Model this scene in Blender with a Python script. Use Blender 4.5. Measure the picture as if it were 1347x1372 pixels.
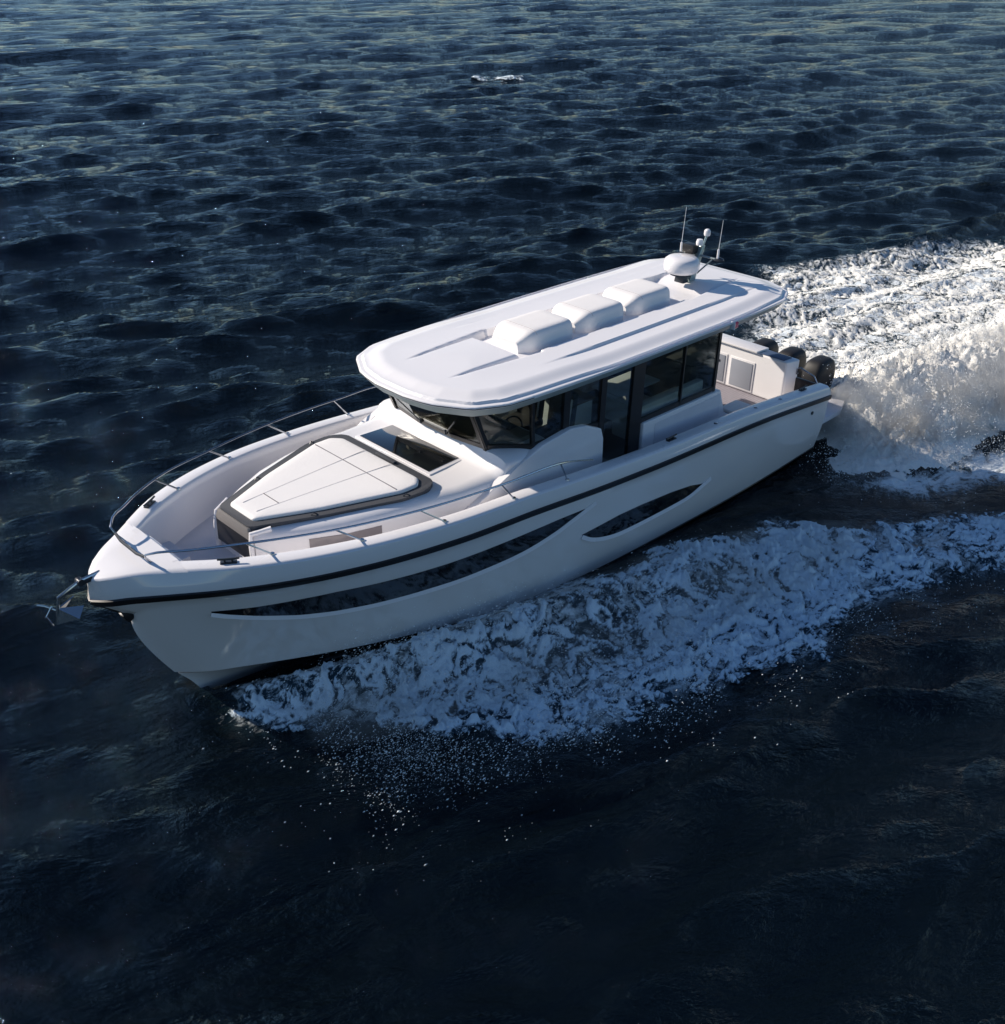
import bpy, bmesh, math, random
import numpy as np
from mathutils import Vector, Matrix
R_ = math.radians
for o in list(bpy.data.objects): bpy.data.objects.remove(o)
scene = bpy.context.scene
COL = scene.collection
rng = np.random.default_rng(7)
random.seed(7)

# ------------------------------------------------------------------ camera
cam = bpy.data.cameras.new('camera'); camo = bpy.data.objects.new('camera', cam); COL.objects.link(camo)
CR = [[-0.717229, 0.696719, 0.012858], [0.33793, 0.363896, -0.867976], [-0.609414, -0.618193, -0.496439]]
CC = [17.2898, 10.7924, 9.0916]
camo.matrix_world = Matrix(((CR[0][0], -CR[1][0], -CR[2][0], CC[0]), (CR[0][1], -CR[1][1], -CR[2][1], CC[1]),
                            (CR[0][2], -CR[1][2], -CR[2][2], CC[2]), (0, 0, 0, 1)))
cam.sensor_fit = 'HORIZONTAL'; cam.sensor_width = 36; cam.lens = 36*1410.06/1347
cam.clip_start = .5; cam.clip_end = 6000
scene.camera = camo

# ------------------------------------------------------------------ sky, sun, exposure
SUN_EL, SUN_AZ = 28.0, 153.0          # azimuth clockwise from +y: the sun stands off the starboard side, a little ahead
w = bpy.data.worlds.new('World'); scene.world = w; w.use_nodes = True
nt = w.node_tree; bg = nt.nodes['Background']
sky = nt.nodes.new('ShaderNodeTexSky'); sky.sky_type = 'NISHITA'; sky.sun_disc = False
sky.sun_elevation = R_(SUN_EL); sky.sun_rotation = R_(SUN_AZ); sky.air_density = 1.0; sky.dust_density = 0; sky.ozone_density = 3.8
tint = nt.nodes.new('ShaderNodeMix'); tint.data_type = 'RGBA'; tint.blend_type = 'MULTIPLY'; tint.inputs[0].default_value = 1; tint.inputs[7].default_value = (.86, .94, 1.0, 1)   # a cold clear evening sky
nt.links.new(sky.outputs[0], tint.inputs[6]); nt.links.new(tint.outputs[2], bg.inputs[0]); bg.inputs[1].default_value = 0.074
sl = bpy.data.lights.new('sun', 'SUN'); sl.energy = 5.0; sl.angle = R_(.6); sl.color = (1.0, .89, .76)
so = bpy.data.objects.new('sun', sl); COL.objects.link(so)
sd = Vector((math.sin(R_(SUN_AZ))*math.cos(R_(SUN_EL)), math.cos(R_(SUN_AZ))*math.cos(R_(SUN_EL)), math.sin(R_(SUN_EL))))
so.rotation_euler = sd.to_track_quat('Z', 'Y').to_euler()
vs = scene.view_settings; vs.view_transform = 'Standard'; vs.look = 'None'; vs.exposure = 0.48; vs.gamma = 1
scene.render.engine = 'CYCLES'

# ------------------------------------------------------------------ helpers
def tag(o, label=None, cat=None, kind=None, group=None):
    if label: o['label'] = label
    if cat: o['category'] = cat
    if kind: o['kind'] = kind
    if group: o['group'] = group
    return o
def link(name, me, mat, parent=None, smooth=True, angle=35):
    if mat is not None:
        for m in (mat if isinstance(mat, (list, tuple)) else [mat]): me.materials.append(m)
    if smooth:
        me.polygons.foreach_set('use_smooth', [True]*len(me.polygons))
        if angle: me.set_sharp_from_angle(angle=R_(angle))
    o = bpy.data.objects.new(name, me); COL.objects.link(o)
    if parent: o.parent = parent
    return o
class MB:
    """collects shapes into one bmesh"""
    def __init__(s): s.bm = bmesh.new()
    def grid(s, P, cu=False, cv=False, flip=False, mi=0):
        nu, nv = len(P), len(P[0])
        V = [[s.bm.verts.new(p) for p in row] for row in P]
        for i in range(nu if cu else nu-1):
            for j in range(nv if cv else nv-1):
                q = [V[i][j], V[(i+1) % nu][j], V[(i+1) % nu][(j+1) % nv], V[i][(j+1) % nv]]
                if flip: q.reverse()
                try:
                    f = s.bm.faces.new(q); f.material_index = mi
                except ValueError: pass
        return V
    def poly(s, pts, mi=0):
        f = s.bm.faces.new([s.bm.verts.new(p) for p in pts]); f.material_index = mi; return f
    def tube(s, pts, r, n=8, cap=True, rb=None):
        pts = [Vector(p) for p in pts]; N = len(pts); rings = []; nrm = None
        for i, p in enumerate(pts):
            t = (pts[min(i+1, N-1)]-pts[max(i-1, 0)]).normalized()
            if nrm is None: nrm = t.orthogonal().normalized()
            nrm = (nrm - t*nrm.dot(t)).normalized(); b = t.cross(nrm)
            rr = r if rb is None else r+(rb-r)*i/max(1, N-1)
            rings.append([p+(nrm*math.cos(2*math.pi*k/n)+b*math.sin(2*math.pi*k/n))*rr for k in range(n)])
        V = s.grid(rings, cv=True)
        if cap:
            s.bm.faces.new(V[0][::-1]); s.bm.faces.new(V[-1])
    def ribbon(s, pts, up, wdt, th):
        """flat strip of rectangular section along pts"""
        pts = [Vector(p) for p in pts]; N = len(pts); up = Vector(up); rows = []
        for i, p in enumerate(pts):
            t = (pts[min(i+1, N-1)]-pts[max(i-1, 0)]).normalized(); sd_ = t.cross(up).normalized(); u = sd_.cross(t)
            rows.append([p+sd_*a*wdt/2+u*b*th/2 for a, b in ((-1, -1), (1, -1), (1, 1), (-1, 1))])
        V = s.grid(rows, cv=True); s.bm.faces.new(V[0][::-1]); s.bm.faces.new(V[-1])
    def prism(s, poly, z0, z1, bev=0, seg=2, z1f=None, shrink=None):
        """upright prism over an xy polygon; z1f(x,y) may tilt the top"""
        b = bmesh.new()
        lo = [b.verts.new((x, y, z0(x, y) if callable(z0) else z0)) for x, y in poly]
        cx = sum(p[0] for p in poly)/len(poly); cy = sum(p[1] for p in poly)/len(poly); k = shrink or 1
        hi = [b.verts.new((cx+(x-cx)*k, cy+(y-cy)*k, z1(x, y) if callable(z1) else z1)) for x, y in poly]
        n = len(poly)
        b.faces.new(hi); b.faces.new(lo[::-1])
        for i in range(n): b.faces.new((lo[i], lo[(i+1) % n], hi[(i+1) % n], hi[i]))
        s._add(b, bev, seg)
    def box(s, c, d, rot=(0, 0, 0), bev=0, seg=2, taper=1):
        b = bmesh.new(); bmesh.ops.create_cube(b, size=1)
        for v in b.verts:
            k = taper if v.co.z > 0 else 1
            v.co = Vector((v.co.x*d[0]*k, v.co.y*d[1]*k, v.co.z*d[2]))
        M = Matrix.Translation(c) @ Matrix.Rotation(rot[2], 4, 'Z') @ Matrix.Rotation(rot[1], 4, 'Y') @ Matrix.Rotation(rot[0], 4, 'X')
        s._add(b, bev, seg, M)
    def hexa(s, P8, bev=0, seg=2):
        """eight corners: bottom loop of four, top loop of four"""
        b = bmesh.new(); v = [b.verts.new(p) for p in P8]
        for q in ((3, 2, 1, 0), (4, 5, 6, 7), (0, 1, 5, 4), (1, 2, 6, 5), (2, 3, 7, 6), (3, 0, 4, 7)): b.faces.new([v[i] for i in q])
        s._add(b, bev, seg)
    def slab(s, pts, th, bev=0):
        """a polygon in space given a thickness along its normal (away from it)"""
        pts = [Vector(p) for p in pts]; n = Vector((0, 0, 0))
        for i in range(len(pts)): n += (pts[i]-pts[0]).cross(pts[(i+1) % len(pts)]-pts[0])
        n.normalize(); b = bmesh.new()
        a = [b.verts.new(p) for p in pts]; c = [b.verts.new(p-n*th) for p in pts]; m = len(pts)
        b.faces.new(a); b.faces.new(c[::-1])
        for i in range(m): b.faces.new((a[i], c[i], c[(i+1) % m], a[(i+1) % m]))
        s._add(b, bev, 2)
    def lathe(s, prof, c=(0, 0, 0), n=24, M=None):
        rings = []
        for r, z in prof:
            rings.append([Vector((r*math.cos(2*math.pi*k/n), r*math.sin(2*math.pi*k/n), z)) for k in range(n)])
        M = M or Matrix.Translation(c)
        rings = [[M @ p for p in row] for row in rings]
        V = s.grid(rings, cv=True, flip=True)
        for q in (V[0], V[-1][::-1]):
            try: s.bm.faces.new(q)
            except ValueError: pass
    def _add(s, b, bev, seg, M=None):
        if bev:
            bmesh.ops.bevel(b, geom=list(b.edges)+list(b.verts), offset=bev, segments=seg, profile=.6, affect='EDGES', clamp_overlap=True)
        if M is not None: bmesh.ops.transform(b, matrix=M, verts=b.verts)
        me = bpy.data.meshes.new('t'); b.to_mesh(me); b.free(); s.bm.from_mesh(me); bpy.data.meshes.remove(me)
    def done(s, name, mat, parent=None, smooth=True, angle=35, normals=True, weld=True):
        if weld: bmesh.ops.remove_doubles(s.bm, verts=s.bm.verts, dist=1e-5)
        if normals: bmesh.ops.recalc_face_normals(s.bm, faces=s.bm.faces)
        me = bpy.data.meshes.new(name); s.bm.to_mesh(me); s.bm.free()
        return link(name, me, mat, parent, smooth, angle)

# ------------------------------------------------------------------ materials
def nodes(name):
    m = bpy.data.materials.new(name); m.use_nodes = True; t = m.node_tree
    return m, t, t.nodes['Principled BSDF'], t.nodes.new, t.links.new
def simple(name, col, rough=.4, metal=0, coat=0, var=.06, scale=3.0, bump=0, bscale=60, spec=.5):
    m, t, p, N, L = nodes(name)
    tc = N('ShaderNodeTexCoord'); nz = N('ShaderNodeTexNoise'); nz.inputs['Scale'].default_value = scale; nz.inputs['Detail'].default_value = 5
    L(tc.outputs['Object'], nz.inputs['Vector'])
    mx = N('ShaderNodeMix'); mx.data_type = 'RGBA'
    mx.inputs[6].default_value = (*[c*(1-var) for c in col], 1); mx.inputs[7].default_value = (*[min(1, c*(1+var*.6)) for c in col], 1)
    L(nz.outputs[0], mx.inputs[0]); L(mx.outputs[2], p.inputs['Base Color'])
    mr = N('ShaderNodeMapRange'); mr.inputs[3].default_value = rough*.85; mr.inputs[4].default_value = min(1, rough*1.2)
    L(nz.outputs[0], mr.inputs[0]); L(mr.outputs[0], p.inputs['Roughness'])
    p.inputs['Metallic'].default_value = metal; p.inputs['Coat Weight'].default_value = coat; p.inputs['Coat Roughness'].default_value = .06
    p.inputs['Specular IOR Level'].default_value = spec
    if bump:
        n2 = N('ShaderNodeTexNoise'); n2.inputs['Scale'].default_value = bscale; n2.inputs['Detail'].default_value = 3
        L(tc.outputs['Object'], n2.inputs['Vector'])
        b = N('ShaderNodeBump'); b.inputs['Strength'].default_value = bump; b.inputs['Distance'].default_value = .01
        L(n2.outputs[0], b.inputs['Height']); L(b.outputs[0], p.inputs['Normal'])
    return m
M_gel = simple('white_gelcoat', (.78, .77, .79), .28, coat=.5, var=.03, scale=.8)
M_hull = simple('hull_gelcoat', (.76, .74, .73), .10, coat=.8, var=.03, scale=.5)
M_fas = simple('hardtop_underside', (.33, .40, .41), .5, var=.04)  # shade and greenish light off the sea are put into this colour
M_roofm = simple('roof_gelcoat', (.80, .79, .81), .35, coat=.3, var=.025, scale=1.2)
M_liner = simple('inner_liner', (.60, .60, .66), .45, var=.05, scale=2, bump=.1)
M_antis = simple('nonskid_deck', (.66, .66, .71), .6, var=.05, scale=6, bump=.5, bscale=220)
M_black = simple('black_rubber', (.012, .012, .014), .35, var=.2)
M_bot = simple('shadow_dark_bottom', (.015, .017, .022), .5, var=.2)  # shadow under the aft hull put into the colour; forward bottom stays white
M_steel = simple('stainless_steel', (.42, .44, .48), .16, metal=1, var=.1)
M_dark = simple('dark_metal', (.03, .035, .045), .35, metal=.3, var=.1)
M_cush = simple('cushion_vinyl', (.82, .80, .79), .5, var=.02, scale=5, bump=.25, bscale=35)
M_gray = simple('gray_fabric', (.045, .05, .062), .75, var=.12, scale=12, bump=.4, bscale=150)
M_tan = simple('tan_upholstery', (.36, .29, .23), .7, var=.1, scale=8)
M_wood = simple('walnut_veneer', (.26, .16, .10), .35, var=.3, scale=4)
M_cab = simple('cabinet_white', (.74, .76, .76), .5, var=.05)
M_floor_i = simple('cabin_floor', (.10, .07, .05), .5, var=.2)
M_seatd = simple('helm_seat_leather', (.05, .045, .045), .45, var=.1)
M_eng = simple('engine_cowl_black', (.008, .008, .010), .6, coat=0, var=.2)
M_red = simple('port_light_red', (.75, .02, .10), .2, coat=1, var=.05)
M_blue = simple('blue_gray_panel', (.05, .08, .15), .5, var=.1)
M_door = simple('locker_door_gray', (.27, .29, .34), .4, var=.06)
M_table = simple('cream_table', (.66, .62, .50), .4, var=.05)
def glass(name, tint, refl=1.5, tr=.45):
    m, t, p, N, L = nodes(name); t.nodes.remove(p)
    tr_ = N('ShaderNodeBsdfTransparent'); tr_.inputs[0].default_value = (*tint, 1)
    gl = N('ShaderNodeBsdfGlossy'); gl.inputs['Roughness'].default_value = .03; gl.inputs[0].default_value = (.9, .95, 1, 1)
    lw = N('ShaderNodeLayerWeight'); lw.inputs[0].default_value = .5; pw = N('ShaderNodeMath'); pw.operation = 'POWER'; pw.inputs[1].default_value = 4.5; L(lw.outputs['Facing'], pw.inputs[0])
    fr = N('ShaderNodeMath'); fr.operation = 'MULTIPLY_ADD'; fr.inputs[1].default_value = .9; fr.inputs[2].default_value = .035; L(pw.outputs[0], fr.inputs[0])
    mx = N('ShaderNodeMixShader'); L(fr.outputs[0], mx.inputs[0]); L(tr_.outputs[0], mx.inputs[1]); L(gl.outputs[0], mx.inputs[2])
    L(mx.outputs[0], t.nodes['Material Output'].inputs[0]); return m
M_glass = glass('smoked_cabin_glass', (.74, .77, .75))
M_glassd = simple('black_glass', (.006, .007, .009), .05, coat=1, var=.1, spec=.4)
def teak(name, col, line, width=.055, axis='Y'):
    m, t, p, N, L = nodes(name)
    tc = N('ShaderNodeTexCoord'); sp = N('ShaderNodeSeparateXYZ'); L(tc.outputs['Object'], sp.inputs[0])
    a = N('ShaderNodeMath'); a.operation = 'DIVIDE'; a.inputs[1].default_value = width; L(sp.outputs[axis], a.inputs[0])
    f = N('ShaderNodeMath'); f.operation = 'FRACT'; L(a.outputs[0], f.inputs[0])
    g = N('ShaderNodeMath'); g.operation = 'LESS_THAN'; g.inputs[1].default_value = .13; L(f.outputs[0], g.inputs[0])
    nz = N('ShaderNodeTexNoise'); nz.inputs['Scale'].default_value = 4; nz.inputs['Detail'].default_value = 8
    mp = N('ShaderNodeMapping'); mp.inputs['Scale'].default_value = (1, 9, 9); L(tc.outputs['Object'], mp.inputs[0]); L(mp.outputs[0], nz.inputs['Vector'])
    m1 = N('ShaderNodeMix'); m1.data_type = 'RGBA'; m1.inputs[6].default_value = (*[c*.75 for c in col], 1); m1.inputs[7].default_value = (*[c*1.2 for c in col], 1); L(nz.outputs[0], m1.inputs[0])
    m2 = N('ShaderNodeMix'); m2.data_type = 'RGBA'; m2.inputs[7].default_value = (*line, 1); L(g.outputs[0], m2.inputs[0]); L(m1.outputs[2], m2.inputs[6])
    L(m2.outputs[2], p.inputs['Base Color']); p.inputs['Roughness'].default_value = .65
    return m
M_teak = teak('grey_teak_deck', (.30, .28, .32), (.10, .095, .11))
import numpy as np
# hull lines in boat space: x forward, y to port, z up
def curve(xs, ys):
    """monotone-ish cubic (Catmull-Rom on non-uniform knots)"""
    xs = np.array(xs, float); ys = np.array(ys, float)
    m = np.gradient(ys, xs)
    def f(x):
        x = np.clip(np.asarray(x, float), xs[0], xs[-1])
        i = np.clip(np.searchsorted(xs, x) - 1, 0, len(xs) - 2)
        h = xs[i+1] - xs[i]; t = (x - xs[i]) / h
        return ((2*t**3-3*t**2+1)*ys[i] + (t**3-2*t**2+t)*h*m[i] + (-2*t**3+3*t**2)*ys[i+1] + (t**3-t**2)*h*m[i+1])
    return f
RX = [0, 2.2, 5.5, 6.7, 7.9, 9.4, 10.66, 11.48, 12.3, 12.85, 13.2, 13.4, 13.5]
rub_y = curve(RX, [2.0, 2.02, 2.04, 2.02, 1.99, 1.93, 1.73, 1.47, 1.06, .68, .39, .18, 0])
rub_z = curve(RX, [1.2, 1.42, 1.61, 1.69, 1.79, 1.88, 1.95, 1.98, 1.99, 1.98, 1.95, 1.90, 1.86])
def halfwidth(x, xe, scale, p=1.0):
    # follow the rub line in normalised length so that every line closes on the stem
    return rub_y(np.asarray(x) / xe * 13.5) * scale
# (end x, y(u), z(u)) for u in 0..1 ; keel last
U = lambda u: np.asarray(u, float)
chY = curve([0, .3, .5, .62, .72, .8, .88, .94, .98, 1.0], [1.86, 1.84, 1.78, 1.67, 1.48, 1.22, .86, .50, .22, 0])
chZ = curve([0, .1, .4, .54, .7, .8, .9, 1.0], [.07, .0, -.04, -.02, .12, .22, .30, .34])
miY = curve([0, .3, .5, .62, .72, .8, .88, .94, .98, 1.0], [1.97, 1.97, 1.93, 1.83, 1.66, 1.43, 1.06, .64, .28, 0])
LINES = [
 ('sheer', lambda u: (13.52*u, rub_y(13.5*u)-.015-.07*np.exp(-((u-.945)/.035)**2), rub_z(13.5*u)+.17+.08*u+.04*u**8)),
 ('rubt', lambda u: (13.53*u, rub_y(13.5*u)+.03*(1-u**30), rub_z(13.5*u)+.03)),
 ('rubb', lambda u: (13.50*u, rub_y(13.5*u)+.02*(1-u**30), rub_z(13.5*u)-.05)),
 ('under', lambda u: (13.5*u-.10*u**6-.32*u**40, rub_y(13.5*u)*(1-.05*u), rub_z(13.5*u)-.13-.29*u**60)),
 ('mid', lambda u: (13.02*u, miY(u), (rub_z(13.5*u)+chZ(u))*.5-.06*u)),
 ('chine', lambda u: (12.66*u, chY(u), chZ(u))),
 ('chin2', lambda u: (12.62*u, chY(u)-.08*(1-u**12), chZ(u)-.035)),
 ('keel', lambda u: (12.3*u, 0*u, -.62+.45*u**6)),
]
def hull_y(x, z):
    """port half breadth at x, z on the topsides (under..chine)"""
    pts = []
    for nm in range(3, 6):
        lo, hi = 0., 1.
        for _ in range(30):
            m = (lo+hi)/2
            if LINES[nm][1](m)[0] < x: lo = m
            else: hi = m
        q = LINES[nm][1](lo); pts.append((float(q[2]), float(q[1])))
    (z0, y0), (z1, y1), (z2, y2) = pts
    # quadratic through the three
    L0 = (z-z1)*(z-z2)/((z0-z1)*(z0-z2)); L1 = (z-z0)*(z-z2)/((z1-z0)*(z1-z2)); L2 = (z-z0)*(z-z1)/((z2-z0)*(z2-z1))
    return y0*L0 + y1*L1 + y2*L2
# ------------------------------------------------------------------ the boat
boat = bpy.data.objects.new('motor_yacht', None); COL.objects.link(boat)
tag(boat, 'white motor yacht with long hardtop and dark cabin windows speeding across the open sea', 'motor yacht')
ss = lambda a, b, x: (lambda t: t*t*(3-2*t))(np.clip((np.asarray(x, float)-a)/(b-a), 0, 1))
ts = np.linspace(0, 1, 110); US = 1-(1-ts)**1.9
def hull_line(name, u): 
    f = dict(LINES)[name]; q = f(u); return np.array([float(q[0]), float(q[1]), float(q[2])])
def both(mb, rows, mi=0):
    mb.grid(rows, mi=mi); mb.grid([[(x, -y, z) for x, y, z in r] for r in rows], flip=True, mi=mi)
rows, brow, crow, rrow = [], [], [], []
for u in US:
    P = {n: hull_line(n, u) for n, _ in LINES}
    r = [P['sheer'], P['rubt']*.5+P['sheer']*.5+np.array([0, .008, 0]), P['rubt'], P['rubb'], P['under']]
    for s in np.linspace(0, 1, 13)[1:]:
        a, b, c = P['under'], P['mid'], P['chine']
        r.append(a*(1-s)*(1-2*s)+b*4*s*(1-s)+c*s*(2*s-1))
    rows.append([tuple(p*[1, 1 if u < 1 else 0, 1]) for p in r])
    crow.append([tuple(P['chine']+[0, .004*(u < .99), .035]), tuple(P['chine']+[0, .012*(u < .99), 0]), tuple(P['chin2'])])
    brow.append([tuple(P['chin2']), tuple(P['chin2']*.5+P['keel']*.5+np.array([0, 0, .03])), tuple(P['keel'])])
    k = (u < .999)
    rrow.append([tuple(P['rubt']+[.004*u, 0, .008]), tuple(P['rubt']+[.02*u**8, .028*k, 0]), tuple(P['rubb']+[.02*u**8, .028*k, 0]), tuple(P['rubb']+[.004*u, 0, -.008])])
mb = MB(); both(mb, rows)
e = rows[0]; mb.poly([(0, y, z) for x, y, z in e]+[(0, -y, z) for x, y, z in e[::-1]])
hull = mb.done('hull', M_hull, boat, angle=40)
kb = int(np.searchsorted(US*12.66, 7.0))
mb = MB(); both(mb, brow[:kb+1]); e = brow[0]; mb.poly([(0, y, z) for x, y, z in e]+[(0, -y, z) for x, y, z in e[::-1][1:]]); mb.done('hull_bottom', M_bot, boat)
mb = MB(); both(mb, brow[kb:]); mb.done('forefoot', M_hull, boat)
mb = MB(); both(mb, crow[:kb+3]); mb.done('boot_stripe', M_black, hull)
mb = MB(); both(mb, rrow); mb.done('rub_rail', M_black, hull, angle=60)
# black stem plate, put in for the shadow under the bow overhang
mb = MB(); mb.tube([(13.40, 0, 1.80), (13.22, 0, 1.62), (13.06, 0, 1.52)], .06, 10, rb=.04); mb.box((13.12, 0, 1.50), (.16, .16, .16), (0, .5, 0), .05); mb.done('stem_shadow_plate', M_black, hull)

# hull windows follow the topsides; a moulded lip runs under each
W1 = [(12.40,1.575),(11.94,1.562),(11.44,1.57),(10.99,1.56),(10.51,1.52),(9.87,1.475),(9.41,1.45),(8.8,1.435),(8.12,1.42),(7.39,1.41),(6.86,1.385)]
W1b = [(12.40,1.555),(12.24,1.49),(11.92,1.385),(11.41,1.25),(10.95,1.17),(10.46,1.12),(9.92,1.09),(9.35,1.065),(8.74,1.065),(8.07,1.10),(7.51,1.20),(7.15,1.30),(6.86,1.38)]
W2 = [(6.86,.915),(6.5,.935),(6.04,.96),(5.5,.945),(4.73,.885),(4.2,.81),(3.86,.72)]
W2b = [(6.86,.905),(6.62,.76),(6.3,.655),(5.95,.60),(5.42,.585),(4.65,.585),(4.2,.61),(3.86,.71)]
def interp(pl, x):
    q = sorted(pl); return float(np.interp(x, [a for a, _ in q], [b for _, b in q]))
def hull_panel(top, bot, n, off, sgn, m=6):
    x0, x1 = min(top[0][0], top[-1][0]), max(top[0][0], top[-1][0]); rws = []
    for i in range(n+1):
        x = x0+(x1-x0)*i/n; zt, zb = interp(top, x), interp(bot, x); zt = max(zt, zb+.004)
        rws.append([(x, sgn*(hull_y(x, zb+(zt-zb)*j/m)+off), zb+(zt-zb)*j/m) for j in range(m+1)])
    return rws
for sgn in (1, -1):
    for top, bot in ((W1, W1b), (W2, W2b)):
        mb = MB(); r1 = hull_panel(top, bot, 60, .010, sgn); mb.grid(r1, flip=sgn < 0)
        # returns to the hull so the pane has an edge
        r0 = hull_panel(top, bot, 60, -.02, sgn)
        mb.grid([[a[0], b[0]] for a, b in zip(r1, r0)]); mb.grid([[a[-1], b[-1]] for a, b in zip(r1, r0)])
        wo = mb.done('hull_window', M_glassd, hull, angle=50)
        mb = MB(); q = [(x, sgn*(hull_y(x, z-.025)+.012), z-.025) for x, z in bot]
        xe, ze = bot[-1]; q.append((xe-.22, sgn*(hull_y(xe-.22, ze+.03)+.008), ze+.035))
        xs_ = np.array([p[0] for p in q]); cs = [curve(np.arange(len(q)), [p[k] for p in q]) for k in range(3)]
        tt = np.linspace(0, len(q)-1, 70); w_ = [(float(cs[0](t)), float(cs[1](t)), float(cs[2](t))) for t in tt]
        mb.ribbon(w_, (0, sgn, .15), .065, .02); mb.done('window_lip', M_gel, wo)
mb = MB(); mb.lathe([(.0, .0), (.035, 0), (.035, .012), (0, .014)], n=14, M=Matrix.Translation((.55, 2.005, 1.02)) @ Matrix.Rotation(-math.pi/2, 4, 'X')); mb.done('drain_fitting', M_dark, hull)

# ------------------------------------------------------------------ deck: gunwale, bulwark, floors, fore plate
sh = lambda x: hull_line('sheer', x/13.52)
def zfloor(x): return .86 if x < 2.55 else float(1.45+.17*ss(8.5, 10.5, x))
XB = 12.62
gx = list(np.linspace(.02, 2.54, 16))+list(np.linspace(2.56, XB, 80))
def gin(x): return max(.05, float(sh(x)[1])-(.25+.05*float(ss(10, 12.6, x))))
rows = []
for x in gx:
    s = sh(x); yo, z = s[1], s[2]; yi = gin(x)
    rows.append([(x, yo, z), (x, yo-.02, z+.022), (x, yo-.05, z+.032), (x, yi+.05, z+.034), (x, yi+.015, z+.025), (x, yi, z+.0), (x, yi-.015, z-.10), (x, yi-.03, zfloor(x)+.05), (x, yi-.06, zfloor(x))])
mb = MB(); both(mb, rows); mb.done('gunwale', M_gel, boat, angle=50)
mb = MB()
xs = [x for x in gx if x >= 2.56]; mb.grid([[(x, (gin(x)-.05)*v, zfloor(x)) for v in np.linspace(-1, 1, 7)] for x in xs])
mb.done('side_deck', M_antis, boat, smooth=False)
mb = MB(); xs = [x for x in gx if x < 2.56]; mb.grid([[(x, (gin(x)-.05)*v, .86) for v in np.linspace(-1, 1, 5)] for x in xs]); mb.poly([(2.55, -1.7, .86), (2.55, 1.7, .86), (2.55, 1.7, 1.45), (2.55, -1.7, 1.45)]); mb.done('cockpit_floor', M_teak, boat, smooth=False)
mb = MB(); mb.poly([(XB-.15, -gin(XB)+.1, 1.625), (XB-.15, gin(XB)-.1, 1.625), (11.62, .95, 1.625), (11.62, -.95, 1.625)][::-1]); mb.done('bow_floor', M_antis, boat, smooth=False)
# fore plate
rows = []
for u in np.append(np.linspace(XB/13.52, .975, 14), [.985, .993, .998, 1.0]):
    s = hull_line('sheer', u); y = s[1] if u < 1 else 0
    rows.append([(s[0], y, s[2]), (s[0]-.006, y*.97, s[2]+.02), (s[0]-.02, y*.9, s[2]+.032), (s[0]-.03, y*.5, s[2]+.036), (s[0]-.03, 0, s[2]+.038)])
mb = MB(); both(mb, rows)
zt = sh(XB)[2]+.036; g = gin(XB)
mb.poly([(XB-.03, -g, zt), (XB-.03, g, zt), (XB-.03, g, 1.62), (XB-.03, -g, 1.62)]); mb.grid([[(XB-.03, y, zt), (XB+.05, y, zt+.0)] for y in np.linspace(-g-.02, g+.02, 5)])
mb.done('foredeck', M_gel, boat, angle=50)
mb = MB(); mb.prism([(12.70, -.30), (12.70, .30), (13.02, .20), (13.02, -.20)], 2.19, 2.27, .025); mb.done('anchor_locker_hatch', M_gel, boat)
mb = MB(); mb.box((XB-.10, 0, 2.17), (.05, g*1.9, .05), bev=.012); mb.done('bow_step_edge', M_gel, boat)
mb = MB(); mb.box((XB-.05, .28, 1.98), (.03, .42, .20), bev=.008); mb.done('bow_locker_door', M_tan, boat)
for sg in (1, -1): mb = MB(); mb.box((12.28, sg*.45, 1.72), (.36, .55, .20), bev=.03); mb.done('bow_step', M_antis, boat)
# bulwark groove lines and cleats
def cleat(x, y, z, rz):
    mb = MB(); M = Matrix.Translation((x, y, z)) @ Matrix.Rotation(rz, 4, 'Z')
    mb.box(M @ Vector((0, 0, .008)), (.20, .07, .016), (0, 0, rz), .006)
    mb.tube([M @ Vector(p) for p in ((-.13, 0, .055), (-.05, 0, .05), (.05, 0, .05), (.13, 0, .055))], .014, 8)
    for k in (-.045, .045): mb.tube([M @ Vector((k, 0, .0)), M @ Vector((k, 0, .05))], .012, 8)
    return mb.done('cleat', M_dark, boat)
for x in (12.18, 4.75, .75):
    for sg in (1, -1):
        s = sh(x); dy = (sh(x+.1)[1]-sh(x-.1)[1])/.2
        cleat(x, sg*(s[1]-.15), s[2]+.034, math.atan(dy)*sg)
for x in (3.6, 2.4, 1.6):
    mb = MB(); s = sh(x); mb.lathe([(0, 0), (.035, 0), (.035, .008), (.02, .014), (0, .014)], (x, s[1]-.1, s[2]+.034), 14); mb.done('deck_filler_cap', M_steel, boat)

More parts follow.
